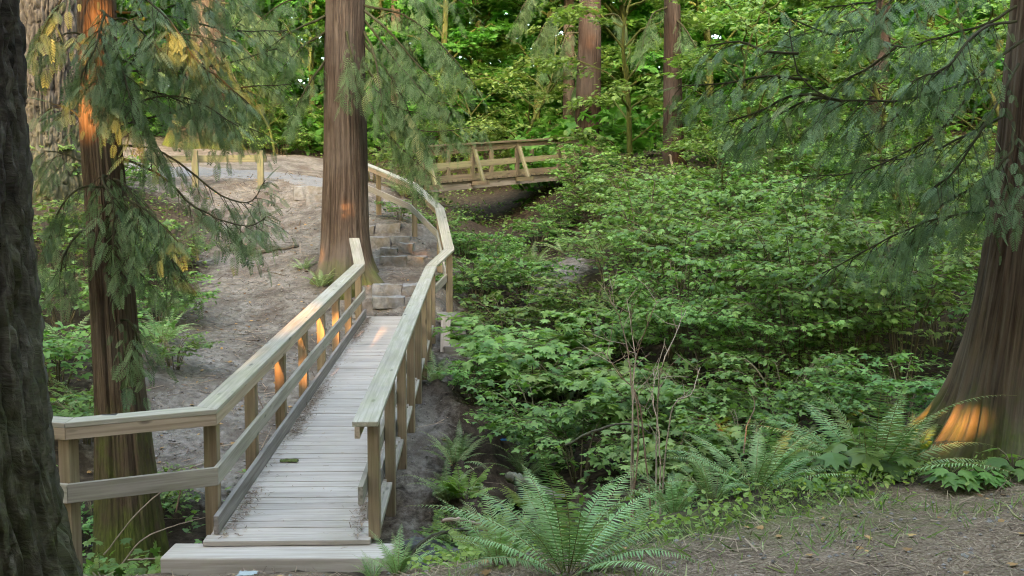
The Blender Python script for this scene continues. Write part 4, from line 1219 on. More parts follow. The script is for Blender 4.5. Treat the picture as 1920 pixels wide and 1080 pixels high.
SHRUBS = [
    # beside the crib, right of the bridge's far end
    ('t0', 950, 16.0, 1.0, 'pale thimbleberry bush at the foot of the timber crib'), ('t0', 1000, 15.0, 1.05, 'broad pale thimbleberry bush right of the timber crib bush'),
    ('t0', 1070, 15.0, 1.1, 'pale large leaved bush behind the bare twig shrub, left side'), ('t1', 1130, 16.0, 1.15, 'yellowish large leaved bush behind the bare twig shrub top'),
    ('t1', 1180, 14.2, 1.1, 'thimbleberry bush behind the middle of the bare twig shrub'),
    ('s0', 1010, 13.0, .95, 'dark salmonberry bush above the fallen log'), ('s1', 880, 14.3, .7, 'low salmonberry sprig on the dirt bank below the crib'),
    ('s0', 1090, 12.2, .9, 'salmonberry bush left of the bare twig shrub base'), ('t1', 1260, 10.8, .95, 'pale thimbleberry bush right of the bare twig shrub base'),
    ('t0', 1215, 12.8, .9, 'thimbleberry bush just behind the bare twig shrub'), ('s1', 860, 9.6, .6, 'small bush between the creek boulders'),
    ('s0', 1320, 12.5, 1.0, 'salmonberry bush left of the sunlit orange ferns'),
    # lower slope
    ('v0', 1270, 15.5, 1.0, 'maple bush on the slope right above the bare twig shrub'), ('v1', 1380, 14.5, 1.0, 'spreading maple bush right above the sunlit orange ferns'),
    ('v0', 1500, 13.2, 1.0, 'maple bush up the slope from the right sword fern'), ('v1', 1600, 13.0, 1.05, 'flat layered maple bush behind the tall bluish fern'),
    ('v0', 1700, 12.6, .95, 'maple bush left behind the huge trunk flare'), ('s0', 1480, 11.6, .9, 'dark salmonberry bush behind the arching right fern'),
    ('s1', 1580, 10.9, .9, 'dark low salmonberry bush left of the tall bluish fern'), ('v1', 1770, 13.8, .95, 'maple bush touching the left edge of the huge trunk'),
    ('s0', 1700, 10.8, .85, 'salmonberry bush under the huge trunk flare, behind the ferns'), ('s1', 1400, 10.6, .9, 'salmonberry bush low in the gully before the orange ferns'),
    # middle slope
    ('v0', 1210, 18.0, 1.0, 'maple bush mid slope above the yellowish large leaved bush'), ('v1', 1310, 17.3, 1.1, 'wide maple bush in the middle of the slope'),
    ('v1', 1420, 16.8, 1.1, 'bright layered maple bush mid slope below the fanned cedar branch'), ('v0', 1530, 15.6, 1.05, 'maple bush mid slope below the drooping cedar spray'),
    ('v1', 1640, 15.0, 1.05, 'maple bush mid slope left of the huge trunk'), ('v0', 1740, 16.0, 1.0, 'maple bush behind the hanging sprays of the huge cedar'),
    ('v1', 1140, 20.0, .9, 'maple bush right of the bare brown bank'), ('v0', 1240, 20.5, 1.0, 'maple bush a little below the splintered tree base'),
    ('v1', 1350, 20.0, 1.15, 'largest bright maple bush at the middle right of the slope'), ('v0', 1460, 19.4, 1.1, 'maple bush right of the largest bright maple bush'),
    ('v1', 1570, 18.5, 1.1, 'maple bush high behind the drooping cedar spray'), ('v0', 1680, 18.5, 1.1, 'maple bush high on the slope near the huge trunk'),
    ('v1', 1790, 18.0, 1.0, 'maple bush glimpsed past the huge trunk, high up'),
    # upper slope and far bridge
    ('v0', 1180, 24.0, 1.0, 'maple bush under the red brown trunk, below the far footbridge end'), ('v1', 1290, 23.5, 1.1, 'maple bush directly in front of the splintered tree base'),
    ('v1', 1400, 23.0, 1.2, 'maple bush right of the splintered tree base'), ('v0', 1510, 23.0, 1.2, 'maple bush on the upper slope under the curved cedar branch'),
    ('v1', 1620, 22.5, 1.2, 'maple bush at the foot of the half hidden brown trunk'), ('v0', 1740, 22.5, 1.2, 'maple bush right of the half hidden brown trunk foot'),
    ('s1', 1010, 25.3, 1.15, 'flat bright bush hiding the lower right of the far footbridge deck'), ('v0', 1090, 26.6, 1.0, 'maple bush growing up to the far footbridge rail at its right end'),
    ('v0', 1340, 26.5, 1.2, 'bright maple bush behind and right of the splintered tree'), ('v1', 1470, 27.0, 1.3, 'maple bush on the crest below the fanned cedar tips'),
    # along the creek and by the stair rail
    ('s0', 895, 20.0, 1.0, 'dark salmonberry bush right of the stair railing corner'), ('s0', 950, 18.5, 1.0, 'dark salmonberry bush in the creek bed above the pale bushes'),
    ('s1', 870, 22.5, .9, 'salmonberry bush beside the upper bend of the stair railing'), ('s0', 985, 20.5, 1.0, 'salmonberry bush left of the bare brown bank'),
    ('s1', 830, 24.2, .9, 'salmonberry bush at the left foot of the far footbridge'), ('s1', 750, 23.6, .7, 'small leafy bush behind the stair railing posts'),
    ('s0', 915, 22.8, .9, 'salmonberry bush at the dark culvert under the far footbridge'), ('s1', 1050, 18.5, 1.0, 'salmonberry bush under the bare brown bank'),
    ('s1', 1040, 26.0, 1.0, 'salmonberry bush under the far footbridge at its right half'),
    ('s0', 1120, 25.5, 1.0, 'bush between the far footbridge and the upper bank fern'), ('v1', 1200, 22.2, 1.0, 'maple bush right of the fern on the upper bank'), ('s0', 1110, 18.3, 1.1, 'salmonberry bush left of the mid slope maple bush'), 
    ('s1', 940, 24.2, .8, 'salmonberry bush directly below the far footbridge middle'), ('v0', 1290, 14.6, .9, 'maple bush behind the right branch of the bare twig shrub'), ('v1', 1440, 13.2, .9, 'maple bush above the dark fern of the slope foot'),
    # left slope
    ('s0', 100, 13.5, 1.1, 'salmonberry bush left of the mossy cedar trunk'), ('s1', 150, 12.3, 1.0, 'leafy bush low beside the mossy cedar trunk'),
    ('s0', 110, 16.5, 1.2, 'leafy bush up the left slope by the furrowed dark trunk'), ('s0', 290, 17.0, 1.0, 'bush right of the mossy cedar at the dirt edge'),
    ('s1', 320, 14.8, .75, 'small bush where the dirt slope meets the mossy cedar'), ('s0', 230, 19.5, 1.2, 'bush behind the mossy cedar, up the left slope'),
    ('s0', 100, 20.5, 1.3, 'bush below the massive pale fir trunk'), ('s1', 330, 20.5, .9, 'bush beside the dirt slope under the drooping cedar branch'),
    ('s1', 280, 11.2, .7, 'bush seen under the left wing handrail by the mossy cedar'), ('s1', 160, 10.6, .8, 'bush under the wing handrail left of the mossy cedar'),
    ('s0', 210, 24.5, 1.2, 'bush at the foot of the slope edge near the fence post'), ('t1', 110, 24.0, 1.1, 'yellow tinged bush against the massive pale fir base'),
    ('s1', 530, 38.0, 1.6, 'bright bush beyond the path, left of the far steps'), ('s0', 470, 39, 1.8, 'bright bush right of the dark fluted trunk'),
    ('s0', 700, 30.5, 1.5, 'bush between the central cedar and the far footbridge'), ('s0', 575, 42, 1.9, 'farthest bright bush just left of the central cedar'),
]
for k, u, Y, s, lab in SHRUBS:
    pr, cat, g = KS[k]
    place(pr, gx(u, Y), lab, cat, g, s, None, (rng.uniform(.9, 1.7) if Y < 21 else rng.uniform(.75, 1.15)) if k[0] == 'v' else rng.uniform(.85, 1.2))


# ------------------------------------------------------------------ ferns
def frond_mb(mbp, mbr, L, az, el, bend, npair, T, plen, seed_r, twist=0.0, wprof='sword'):
    n = npair + 2
    s = np.linspace(0, 1, n)
    ang = el - bend * s ** 1.5
    d = np.stack([np.cos(ang) * math.cos(az), np.cos(ang) * math.sin(az), np.sin(ang)], 1)
    d[:, 0] += twist * s * math.sin(az); d[:, 1] -= twist * s * math.cos(az); d = unit(d)
    p = np.concatenate([[np.zeros(3)], np.cumsum(d[:-1] * L / (n - 1), 0)]) + np.array([.03 * math.cos(az), .03 * math.sin(az), -.03])
    tube(mbr, p[::3] if len(p[::3]) > 2 else p, np.linspace(.0042, .001, len(p[::3])), 4, seed_r)
    side = unit(np.cross(d, [0, 0, 1.0])); nrm = np.cross(side, d)
    i0 = int(n * .12)
    idx = np.arange(i0, n - 1); t = (idx - i0) / (n - 1 - i0)
    if wprof == 'sword': w = np.minimum(1, .72 + 1.6 * t) * np.clip((1 - t) / .55, .06, 1) ** .8
    else: w = np.minimum(1, .45 + 2.2 * t) * np.clip((1 - t) / .75, .05, 1)
    for sg in (1, -1):
        k = len(idx)
        tip = side[idx] * sg + d[idx] * (.28 + .35 * t)[:, None] - nrm[idx] * .18 + rng.normal(0, .09, (k, 3))
        scatter(mbp, T, p[idx] + d[idx] * (.3 * L / n if sg > 0 else 0), tip, nrm[idx] + rng.normal(0, .12, (k, 3)), plen * w * rng.uniform(.9, 1.08, k), np.clip(seed_r + rng.normal(0, .08, k), 0, 1))


def make_fern(name, nf, L, npair, T, plen, mat, seed, el=(55, 80), bend=(.8, 1.5), wprof='sword', split=True):
    global rng
    keep = rng; rng = np.random.default_rng(seed)
    root = thing(name, (0, 0, 0), None, None)
    al, ar = MB(), MB()
    for i in range(nf):
        mp, mr = (MB(), MB()) if split else (al, ar)
        frond_mb(mp, mr, L * rng.uniform(.65, 1.1), i * 2.4 + rng.uniform(-.3, .3), math.radians(rng.uniform(*el)), rng.uniform(*bend), npair, T, plen, rng.beta(2, 2) * .9, rng.uniform(-.4, .4), wprof)
        if split:
            f = mp.build('frond', M[mat], root); mr.build('midrib', M['rachis'], f, True)
    if not split:
        al.build('fronds', M[mat], root); ar.build('midribs', M['rachis'], root, True)
    rng = keep
    return root


FB = make_fern('sword_fern', 19, 1.12, 44, PINNA, .105, 'fern', 301, (28, 78), (.5, 1.25))
FM = [make_fern('sword_fern', 15, .85, 34, PINNA, .095, 'fern', 302, (45, 80), (.9, 1.7), split=False), make_fern('sword_fern', 13, .8, 32, PINNA, .09, 'fern', 303, (30, 75), (.7, 1.5), split=False)]
FN = make_fern('sword_fern', 13, .8, 36, PINNA, .095, 'fern', 304, (50, 85), (.6, 1.3))
LF = [make_fern('lady_fern', 9, .75, 17, LACE, .17, 'ladyfern', 311, (40, 75), (.8, 1.4), 'lady'), make_fern('lady_fern', 7, .5, 14, LACE, .13, 'ladyfern', 312, (35, 70), (.7, 1.3), 'lady', split=False)]
KF = {'b': (FB, 'sword ferns near the viewer'), 'm0': (FM[0], 'sword ferns on the slopes'), 'm1': (FM[1], 'sword ferns on the slopes'), 'n': (FN, 'sword ferns near the viewer'), 'l': (LF[0], 'lady ferns by the gully'), 'k': (LF[1], 'lady ferns by the gully')}
FERNS = [
    ('b', 1065, 5.35, .9, 'largest sword fern, fanning up at the bottom edge'), ('n', 935, 5.9, .75, 'low sword fern left under the largest fern'),
    ('b', 1425, 7.55, .8, 'arching sword fern in front of the gully at the grassy edge'), ('n', 1345, 7.5, .8, 'smaller sword fern left of the arching edge fern'),
    ('b', 1648, 8.0, 1.15, 'tall upright bluish fern left of the huge trunk'), ('n', 1570, 8.3, .95, 'sword fern left beside the tall bluish fern'), ('n', 1725, 8.6, .9, 'orange tinged fern against the huge trunk flare'),
    ('n', 740, 6.9, .55, 'small fern growing beside the right end of the sill timber'), ('n', 690, 7.05, .35, 'tiny fern sprig in front of the sill timber'),
    ('l', 890, 8.9, .9, 'yellow green lady fern over the creek boulder'), ('l', 915, 7.7, .8, 'bright lady fern left of the largest sword fern'), ('k', 1000, 11.5, 1.1, 'light green lady fern on the bank above the fallen log'),
    ('l', 1090, 9.2, .8, 'lady fern behind the largest sword fern'), ('k', 1150, 8.3, .9, 'lady fern right behind the largest sword fern'), ('k', 830, 10.8, .9, 'lady fern hanging on the gully wall by the bridge posts'),
    ('m0', 1375, 11.3, 1.05, 'sunlit orange tinted fern in the middle of the slope foot'), ('m1', 1440, 11.9, 1.0, 'dark fern right of the sunlit orange tinted fern'), ('m1', 1310, 11.2, .9, 'dark fern left of the sunlit orange tinted fern'),
    ('m0', 835, 11.6, .8, 'fern clinging to the dirt wall beside the bridge posts'), ('m0', 912, 17.0, 1.0, 'upright fern just right of the timber crib'), ('m1', 905, 18.4, .9, 'drooping dark fern behind the upright crib fern'),
    ('m0', 1175, 17.0, 1.1, 'dark fern under the maples above the pale bushes'), ('m1', 1255, 17.0, 1.0, 'dark fern right of the fern above the pale bushes'), ('m0', 1000, 23.6, 1.2, 'arching fern on the bank below the far footbridge'),
    ('m1', 1060, 24.2, 1.2, 'arching fern on top of the bare brown bank'), ('m0', 1120, 22.3, 1.1, 'fern right of the bare brown bank'), ('m1', 890, 21.4, 1.0, 'fern by the stair railing above the creek'),
    ('m1', 1020, 16.5, 1.0, 'fern in the creek bed behind the pale bushes'), ('m0', 1060, 13.6, 1.0, 'fern between the salmonberry and the bare twig shrub'), ('m1', 985, 12.4, .9, 'fern on the bank left of the fallen log'),
    ('m0', 110, 14.6, 1.2, 'big drooping fern left of the mossy cedar, halfway up'), ('m1', 150, 13.0, 1.1, 'fern hanging left of the mossy cedar trunk'), ('m0', 300, 15.8, 1.1, 'fern right of the mossy cedar where the dirt begins'),
    ('m1', 330, 18.0, 1.1, 'fern at the dirt slope edge under the cedar branch'), ('m0', 90, 18.0, 1.2, 'fern high on the left slope beside the furrowed trunk'), ('m1', 270, 21.0, 1.1, 'fern behind the mossy cedar near the top of the slope'),
    ('m0', 600, 19.3, .75, 'fern at the mossy foot of the central cedar'), ('m1', 570, 20.0, .6, 'small fern left of the central cedar foot'), ('l', 165, 8.4, .7, 'pale lady fern behind the furrowed trunk under the wing handrail'),
    ('k', 250, 9.1, .8, 'small lady fern at the base of the mossy cedar'), ('m0', 860, 13.0, .7, 'fern on the bare dirt bank right of the bridge'), ('m1', 1230, 9.8, .8, 'fern at the foot of the bare twig shrub'),
    ('n', 1490, 8.2, .8, 'sword fern between the arching edge fern and the tall bluish fern'), ('m1', 850, 12.3, .9, 'fern tucked on the gully wall a little behind the clinging fern'), ('k', 870, 11.6, 1.2, 'pale lady fern on the gully wall right of the bridge posts'), ('m0', 815, 14.6, .8, 'fern at the top of the bare bank near the crib foot'), ('l', 940, 10.4, .9, 'yellowish lady fern beside the fallen log end'), ('n', 1270, 7.6, .7, 'sword fern right behind the largest fern at the weedy edge'),
    ('m0', 1500, 10.2, .9, 'dark fern behind the grassy edge, right of the arching fern'), ('m0', 760, 26.0, 1.2, 'fern on the path bank left of the far footbridge'), ('m1', 1130, 14.8, 1.0, 'fern hidden among pale bushes behind the bare twigs'),
]
for k, u, Y, s, lab in FERNS:
    pr, g = KF[k]
    place(pr, gx(u, Y), lab, 'fern', g, s, rng.uniform(-.5, .5) if k == 'b' else None)


# large-leaved plants at the grassy edge
def make_bigleaf(name, nst, h, lsize, seed):
    global rng
    keep = rng; rng = np.random.default_rng(seed)
    root = thing(name, (0, 0, 0), None, None); ms = MB(); ml = MB()
    for i in range(nst):
        a = i * 2.4 + rng.uniform(-.3, .3); r = rng.uniform(.1, .42) * h * 1.6; hh = h * rng.uniform(.5, 1)
        e = np.array([r * math.cos(a), r * math.sin(a), hh])
        tube(ms, curve([(0, 0, -.05), e * [.3, .3, .7], e], 8), np.linspace(.006, .003, 8), 5, rng.random())
        scatter(ml, MAPLE, [e], [np.array([math.cos(a), math.sin(a), -.3])], [np.array([.2 * math.cos(a), .2 * math.sin(a), 1])], lsize * rng.uniform(.7, 1.15), rng.beta(2, 2) * .7)
    ms.build('stems', M['stem'], root, True); ml.build('leaves', M['salmon'], root)
    rng = keep
    return root


BL = make_bigleaf('large_leaved_plant', 11, .42, .30, 401)
SL = make_bigleaf('trailing_plant', 14, .16, .15, 402)
for u, Y, s, lab in ((1625, 7.9, 1.0, 'plant with plate sized leaves before the huge trunk ferns'), (1560, 7.9, .75, 'lower plate leaved plant at the left of its larger twin'), (1690, 7.95, .6, 'small broad leaved plant under the trunk flare')):
    place(BL, gx(u, Y), lab, 'plant', 'large leaved plants at the edge', s)
for u, Y, s, lab in ((1800, 7.3, 1.2, 'low leafy plant on brown needles before the huge trunk'), (1855, 7.25, 1.0, 'low leafy plant at the right of the trailing plants'), (1915, 7.4, 1.3, 'low leafy plant cut by the right edge'), (1600, 7.1, .7, 'pale low plant at the edge of the brown needles'), (1525, 7.2, .8, 'low green plant in the grass near the arching fern')):
    place(SL, gx(u, Y), lab, 'plant', 'low plants on the needles', s)


# ------------------------------------------------------------------ bare twig shrub, logs, sticks, roots
def bare_shrub():
    b = gx(1190, 9.3)
    root = thing('bare_shrub', b, 'leafless shrub of thin pinkish tan twigs rising from the gully', 'shrub')
    for st in ([(1185, 900), (1187, 760), (1190, 660), (1175, 560)], [(1180, 905), (1195, 800), (1185, 700), (1215, 600), (1240, 560)], [(1230, 930), (1232, 800), (1245, 690), (1268, 640), (1290, 590)],
               [(1240, 935), (1236, 820), (1225, 740), (1245, 640)], [(1225, 900), (1205, 770), (1160, 700), (1135, 660)], [(1235, 880), (1260, 780), (1300, 740), (1320, 690)], [(1190, 870), (1182, 720), (1165, 620), (1140, 560)]):
        pts = [at(u, v, 9.3 + rng.uniform(-.15, .15)) for u, v in st]
        pts[0][2] = min(pts[0][2], b[2] - .05)
        c = curve(pts, 22); c[3:] += np.cumsum(rng.normal(0, .006, (19, 3)), 0)
        mb = MB(); tube(mb, c, np.linspace(.0095, .0028, 22), 5, rng.random())
        for _ in range(9):
            i = rng.integers(7, 21); d = unit(rng.normal(0, 1, 3) + [0, 0, .7]); L = rng.uniform(.12, .4)
            e = c[i] + d * L; m = (c[i] + e) / 2 + rng.normal(0, .02, 3)
            tube(mb, np.array([c[i], m, e]), [.0035, .0028, .0016], 4, rng.random())
            if rng.random() < .6:
                tube(mb, np.array([m, m + unit(rng.normal(0, 1, 3) + d) * L * .5]), [.0022, .0012], 3, rng.random())
        mb.build('stem', M['twig'], root, True)


bare_shrub()


def stick(name, pts, r0, r1, label, cat, mat='log', sides=8, group=None, n=18):
    c = curve(pts, n); c[1:-1] += rng.normal(0, r0 * .25, (n - 2, 3))
    mb = MB(); tube(mb, c, np.linspace(r0, r1, n) * (1 + rng.normal(0, .05, n)), sides, rng.random())
    a, k = c[0], sides
    return tag(mb.build(name, M[mat], None, True), label, cat, group)


def g3(u, Y, h=0.0):
    p = gx(u, Y); p[2] += h; return p


stick('fallen_log', [at(955, 893, 9.9), at(1000, 912, 9.7), at(1060, 940, 9.3)], .055, .05, 'grey fallen log sloping behind the largest sword fern', 'log')
stick('curved_stick', [at(768, 1048, 8.6), at(800, 1010, 8.7), at(850, 994, 8.8), at(905, 996, 9.0)], .022, .016, 'dark curved stick arching over the creek boulders', 'stick')
stick('broken_stick', [at(828, 976, 8.7), at(862, 975, 8.75), at(900, 985, 8.9)], .02, .018, 'short pale broken stick pointing left above the boulder', 'stick', 'twig')
stick('dead_branch', [at(1060, 835, 9.6), at(1120, 805, 9.5), at(1180, 795, 9.4), at(1225, 815, 9.4)], .014, .006, 'thin dead branch arching left of the bare twig shrub', 'branch', 'log')
stick('dead_twig', [at(1395, 850, 8.9), at(1400, 800, 8.9), at(1415, 760, 8.9), at(1402, 725, 8.9)], .008, .003, 'single bare pale twig standing above the arching edge fern', 'twig', 'twig', 5)
for i, (pp, lab) in enumerate((([(195, 1040, 8.6), (260, 960, 8.6), (320, 912, 8.6), (382, 905, 8.6)], 'bare curved twig low across the mossy cedar base'),
                               ([(225, 1062, 8.4), (270, 1010, 8.4), (330, 985, 8.4), (385, 970, 8.4)], 'bare twig running along the foot of the mossy cedar'),
                               ([(330, 960, 8.7), (345, 900, 8.7), (365, 875, 8.7), (385, 915, 8.7), (400, 960, 8.7)], 'looping pale twig left of the corner post'),
                               ([(240, 1050, 8.3), (300, 1045, 8.2), (360, 1030, 8.2)], 'lowest straight twig left of the sill timber end'))):
    stick('dead_twig', [at(*q) for q in pp], .008, .003, lab, 'twig', 'twig', 5)
for i, (pp, r, lab) in enumerate((([(430, 470), (480, 462), (520, 470), (560, 455)], .05, 'longest grey root snaking across the dirt left of the central cedar'),
                                  ([(452, 488), (500, 480), (530, 462)], .04, 'short thick root below the longest grey root'),
                                  ([(425, 455), (470, 452), (515, 456)], .03, 'thin root above the longest grey root'))):
    P = []
    for u, v in pp:
        Y = 21.9 - (v - 455) * .012
        q = gx(u, Y); q[2] += r * .7; P.append(q)
    stick('tree_root', P, r * 1.3, r * .7, lab, 'root', 'log', 8)
stick('leaning_snag', [at(1272, 372, 25.6), at(1266, 330, 25.8), at(1255, 290, 26)], .05, .03, 'pale splintered stick leaning on the slim reddish trunk', 'stick', 'under' if False else 'twig', 6)

# bag and wrapper, moss on the deck
def crumpled(name, c, s, mat, label, cat, seed):
    n = 12; a, b = np.meshgrid(np.linspace(-1, 1, n), np.linspace(-1, 1, n))
    z = .22 * np.abs(vnoise(a * 2.3 + seed, b * 2.3)) + .1 * vnoise(a * 6 + seed, b * 6) + .08
    sk = 1 + .25 * vnoise(a * 2 + 7, b * 2 + seed)
    V = np.stack([a * s * sk, b * s * .6 * sk, z * s * (1 - .6 * (a * a + b * b) / 2)], 2).reshape(-1, 3)
    i = np.arange(n - 1)[:, None] * n + np.arange(n - 1)[None]
    mb = MB(); mb.add(V + c, np.stack([i, i + 1, i + n + 1, i + n], 2).reshape(-1, 4))
    o = mb.build(name, mat, None, True); m = o.modifiers.new('thick', 'SOLIDIFY'); m.thickness = .002
    return tag(o, label, cat)


pm, pt, pb, po = nt('clear_plastic')
pb.inputs['Base Color'].default_value = (.30, .34, .33, 1); pb.inputs['Roughness'].default_value = .35
c = gx(450, 7.08); crumpled('plastic_bag', c + [0, 0, .008], .065, pm, 'crumpled clear plastic bag on the ground before the sill timber', 'bag', 3.0)
bm_, bt_, bb_, bo_ = nt('blue_plastic')
bb_.inputs['Base Color'].default_value = (.02, .16, .42, 1); bb_.inputs['Roughness'].default_value = .35
c = at(948, 742, 13.2); crumpled('litter_wrapper', gx(948, 13.2) + [0, 0, .1], .07, bm_, 'small blue wrapper caught in the bank leaves', 'litter', 9.0)
c = np.array([-2.19, 9.62, dz(9.62) + .001])
crumpled('moss_clump', c, .085, M['moss'], 'small green moss clump lying on the deck by the left toe board', 'moss', 5.0)


# ------------------------------------------------------------------ ground cover, grass, litter (countless)
def cover(name, n, xr_, yr_, T, size, mat, label, cat, dens, hgt=(.02, .25), tilt=.35):
    x = rng.uniform(*xr_, n); y = rng.uniform(*yr_, n)
    k = rng.random(n) < dens(x, y); x, y = x[k], y[k]; m = len(x)
    z = H(x, y) + rng.uniform(*hgt, m)
    mb = MB(); scatter(mb, T, np.stack([x, y, z], 1), rng.normal(0, 1, (m, 3)) * [1, 1, .3], np.array([0, 0, 1.]) + rng.normal(0, tilt, (m, 3)), size * rng.uniform(.6, 1.3, m), rng.beta(2, 2, m))
    return tag(mb.build(name, M[mat]), label, cat, None, 'stuff')


def on_bridge(x, y): return ((x > -2.75) & (x < -.85) & (y > 7.2) & (y < 18.4)) | ((y > 18) & (y < 28) & (seg_dist(x, y, [(-2.2, 18.2), (-2.3, 20), (-2.7, 22.5), (-3.5, 24.6), (-5, 26.8), (-7, 28.6)]) < .9))
def d_cover(x, y):
    base = np.clip(.5 + 1.0 * vnoise(x * .8, y * .8, 2.2), 0, 1)
    d = base * (1 - dirt_mask(x, y)) ** 1.5 * (1 - litter_mask(x, y)) ** 2
    d = d * np.where(y > 30, np.where(x < 0, .5, 1), 1)
    return np.where(on_bridge(x, y), 0, d)


cover('undergrowth', 62000, (-14, 16), (7.5, 40), MAPLE, .085, 'cover', 'low leafy undergrowth covering the shaded ravine slopes', 'undergrowth', d_cover, (.02, .35))
cover('undergrowth', 26000, (-16, 18), (8, 36), TRI, .10, 'salmon', 'low three leaved seedlings among the slope undergrowth', 'undergrowth', d_cover, (.02, .3))

cover('undergrowth', 30000, (-22, 26), (29, 50), CLUMP, .34, 'wood_leaf', 'bushy green undergrowth below the far trees', 'undergrowth',
      lambda x, y: np.clip(.6 + vnoise(x * .5, y * .5, 6.1), 0, 1) * (1 - dirt_mask(x, y)) * np.where((x < 0) & (x > -13) & (y < 38), 0.0, 1.0), (.05, 1.7), .5)


def d_edge(x, y):
    e = np.interp(x, [-.8, .3, 1.2, 2.2, 3.2, 4.2], [6.9, 6.4, 6.5, 7.1, 7.8, 8.4])
    return np.where((x > -.7) & (x < 4), np.exp(-((y - e) / .45) ** 2), 0) * (.5 + .5 * np.clip(.4 + vnoise(x * 2, y * 2, 5), 0, 1))


cover('ground_cover', 9000, (-.7, 4), (5, 9.5), SIMPLE, .05, 'ladyfern', 'small bright weeds along the terrace edge', 'weeds', d_edge, (.01, .12), .5)


def grass():
    n = 16000; x = rng.uniform(-.4, 4.2, n); y = rng.uniform(4, 8.3, n)
    e = np.interp(x, [-.8, .3, 1.2, 2.2, 3.2, 4.2], [6.9, 6.2, 6.2, 6.7, 7.4, 8.0])
    d = np.exp(-((y - e + .1) / .8) ** 2) * np.clip(.35 + 1.2 * vnoise(x * 1.6, y * 1.6, 3.3), 0, 1)
    k = rng.random(n) < d; x, y = x[k], y[k]; m = len(x)
    blade = (np.array([[-.045, 0, 0], [.045, 0, 0], [.03, .55, .1], [0, 1, .35], [-.03, .55, .1]]), [np.array([[0, 1, 2, 4]]), np.array([[4, 2, 3]])])
    mb = MB(); scatter(mb, blade, np.stack([x, y, H(x, y)], 1), np.stack([rng.normal(0, .7, m), rng.normal(0, .7, m), np.full(m, .7)], 1), rng.normal(0, 1, (m, 3)), rng.uniform(.05, .14, m), rng.random(m) ** .7)
    tag(mb.build('grass', M['grass']), 'thin dry green grass along the terrace edge', 'grass', None, 'stuff')


grass()


def needles(name, n, fx, label, lsize=(.03, .09), mat='litter', w=.03):
    x, y, z, nz = fx(n); m = len(x)
    T = (np.array([[-w, 0, 0], [w, 0, 0], [w * .7, 1, .02], [-w * .7, 1, .02]]), [np.array([[0, 1, 2, 3]])])
    mb = MB(); scatter(mb, T, np.stack([x, y, z], 1), rng.normal(0, 1, (m, 3)) * [1, 1, .12], np.array([0, 0, 1.]) + rng.normal(0, .25, (m, 3)), rng.uniform(*lsize, m), rng.random(m))
    return tag(mb.build(name, M[mat]), label, 'litter', None, 'stuff')


def f_terrace(n):
    x = rng.uniform(-4, 5, n); y = rng.uniform(3.2, 8.6, n); k = rng.random(n) < litter_mask(x, y) * .9
    k &= ~((x > -3.2) & (x < -.9) & (y > 7.25))
    x, y = x[k], y[k]; return x, y, H(x, y) + .006, None
def f_bank(n):
    x = rng.uniform(-9, -.3, n); y = rng.uniform(9, 30, n); k = (rng.random(n) < dirt_mask(x, y) * .9) & ~((x > -2.7) & (x < -1) & (y < 18.3))
    x, y = x[k], y[k]; return x, y, H(x, y) + .006, None
def f_deck(n):
    y = rng.uniform(7.65, 18.0, n); s = rng.random(n) < .62
    q = np.abs(rng.normal(0, .075, n))
    x = np.where(s, xl(y) + .125 + q, xr(y) - .115 - q * .7)
    k = (x > xl(y) + .12) & (x < xr(y) - .1) & (rng.random(n) < np.clip(.55 + vnoise(y * 1.3, s * 5.0, 1.1), .1, 1)); x, y = x[k], y[k]
    return x, y, dz(y) + .006 + rng.random(len(x)) * .012, None
def f_deck2(n):
    y = rng.uniform(7.4, 18.0, n); x = xl(y) + .1 + rng.random(n) * 1.12
    return x, y, dz(y) + .006, None


needles('needle_litter', 26000, f_terrace, 'brown needles and twigs scattered over the near terrace', (.03, .11))
needles('twig_litter', 420, f_terrace, 'broken twigs lying on the near terrace', (.10, .32), w=.022)
needles('twig_litter', 1500, f_bank, 'longer dead twigs lying across the dirt bank', (.25, .75), w=.013)
needles('twig_litter', 18000, f_bank, 'twigs and needles strewn over the bare dirt bank', (.06, .26), w=.03)
needles('deck_litter', 9000, f_deck, 'brown needle litter drifted along the deck edges', (.02, .055), w=.07)
needles('deck_litter', 260, f_deck2, 'few loose needles fallen on the middle of the deck', (.02, .06), w=.05)


def dead_leaves():
    x, y, z, _ = f_terrace(300); x2, y2, z2, _ = f_bank(1500)
    x, y, z = np.r_[x, x2], np.r_[y, y2], np.r_[z, z2] + .008; m = len(x)
    mb = MB(); scatter(mb, MAPLE, np.stack([x, y, z], 1), rng.normal(0, 1, (m, 3)) * [1, 1, .1], np.array([0, 0, 1.]) + rng.normal(0, .3, (m, 3)), rng.uniform(.025, .085, m), rng.random(m))
    tag(mb.build('leaf_litter', M['deadleaf']), 'curled brown fallen leaves lying on the bare ground', 'litter', None, 'stuff')


dead_leaves()


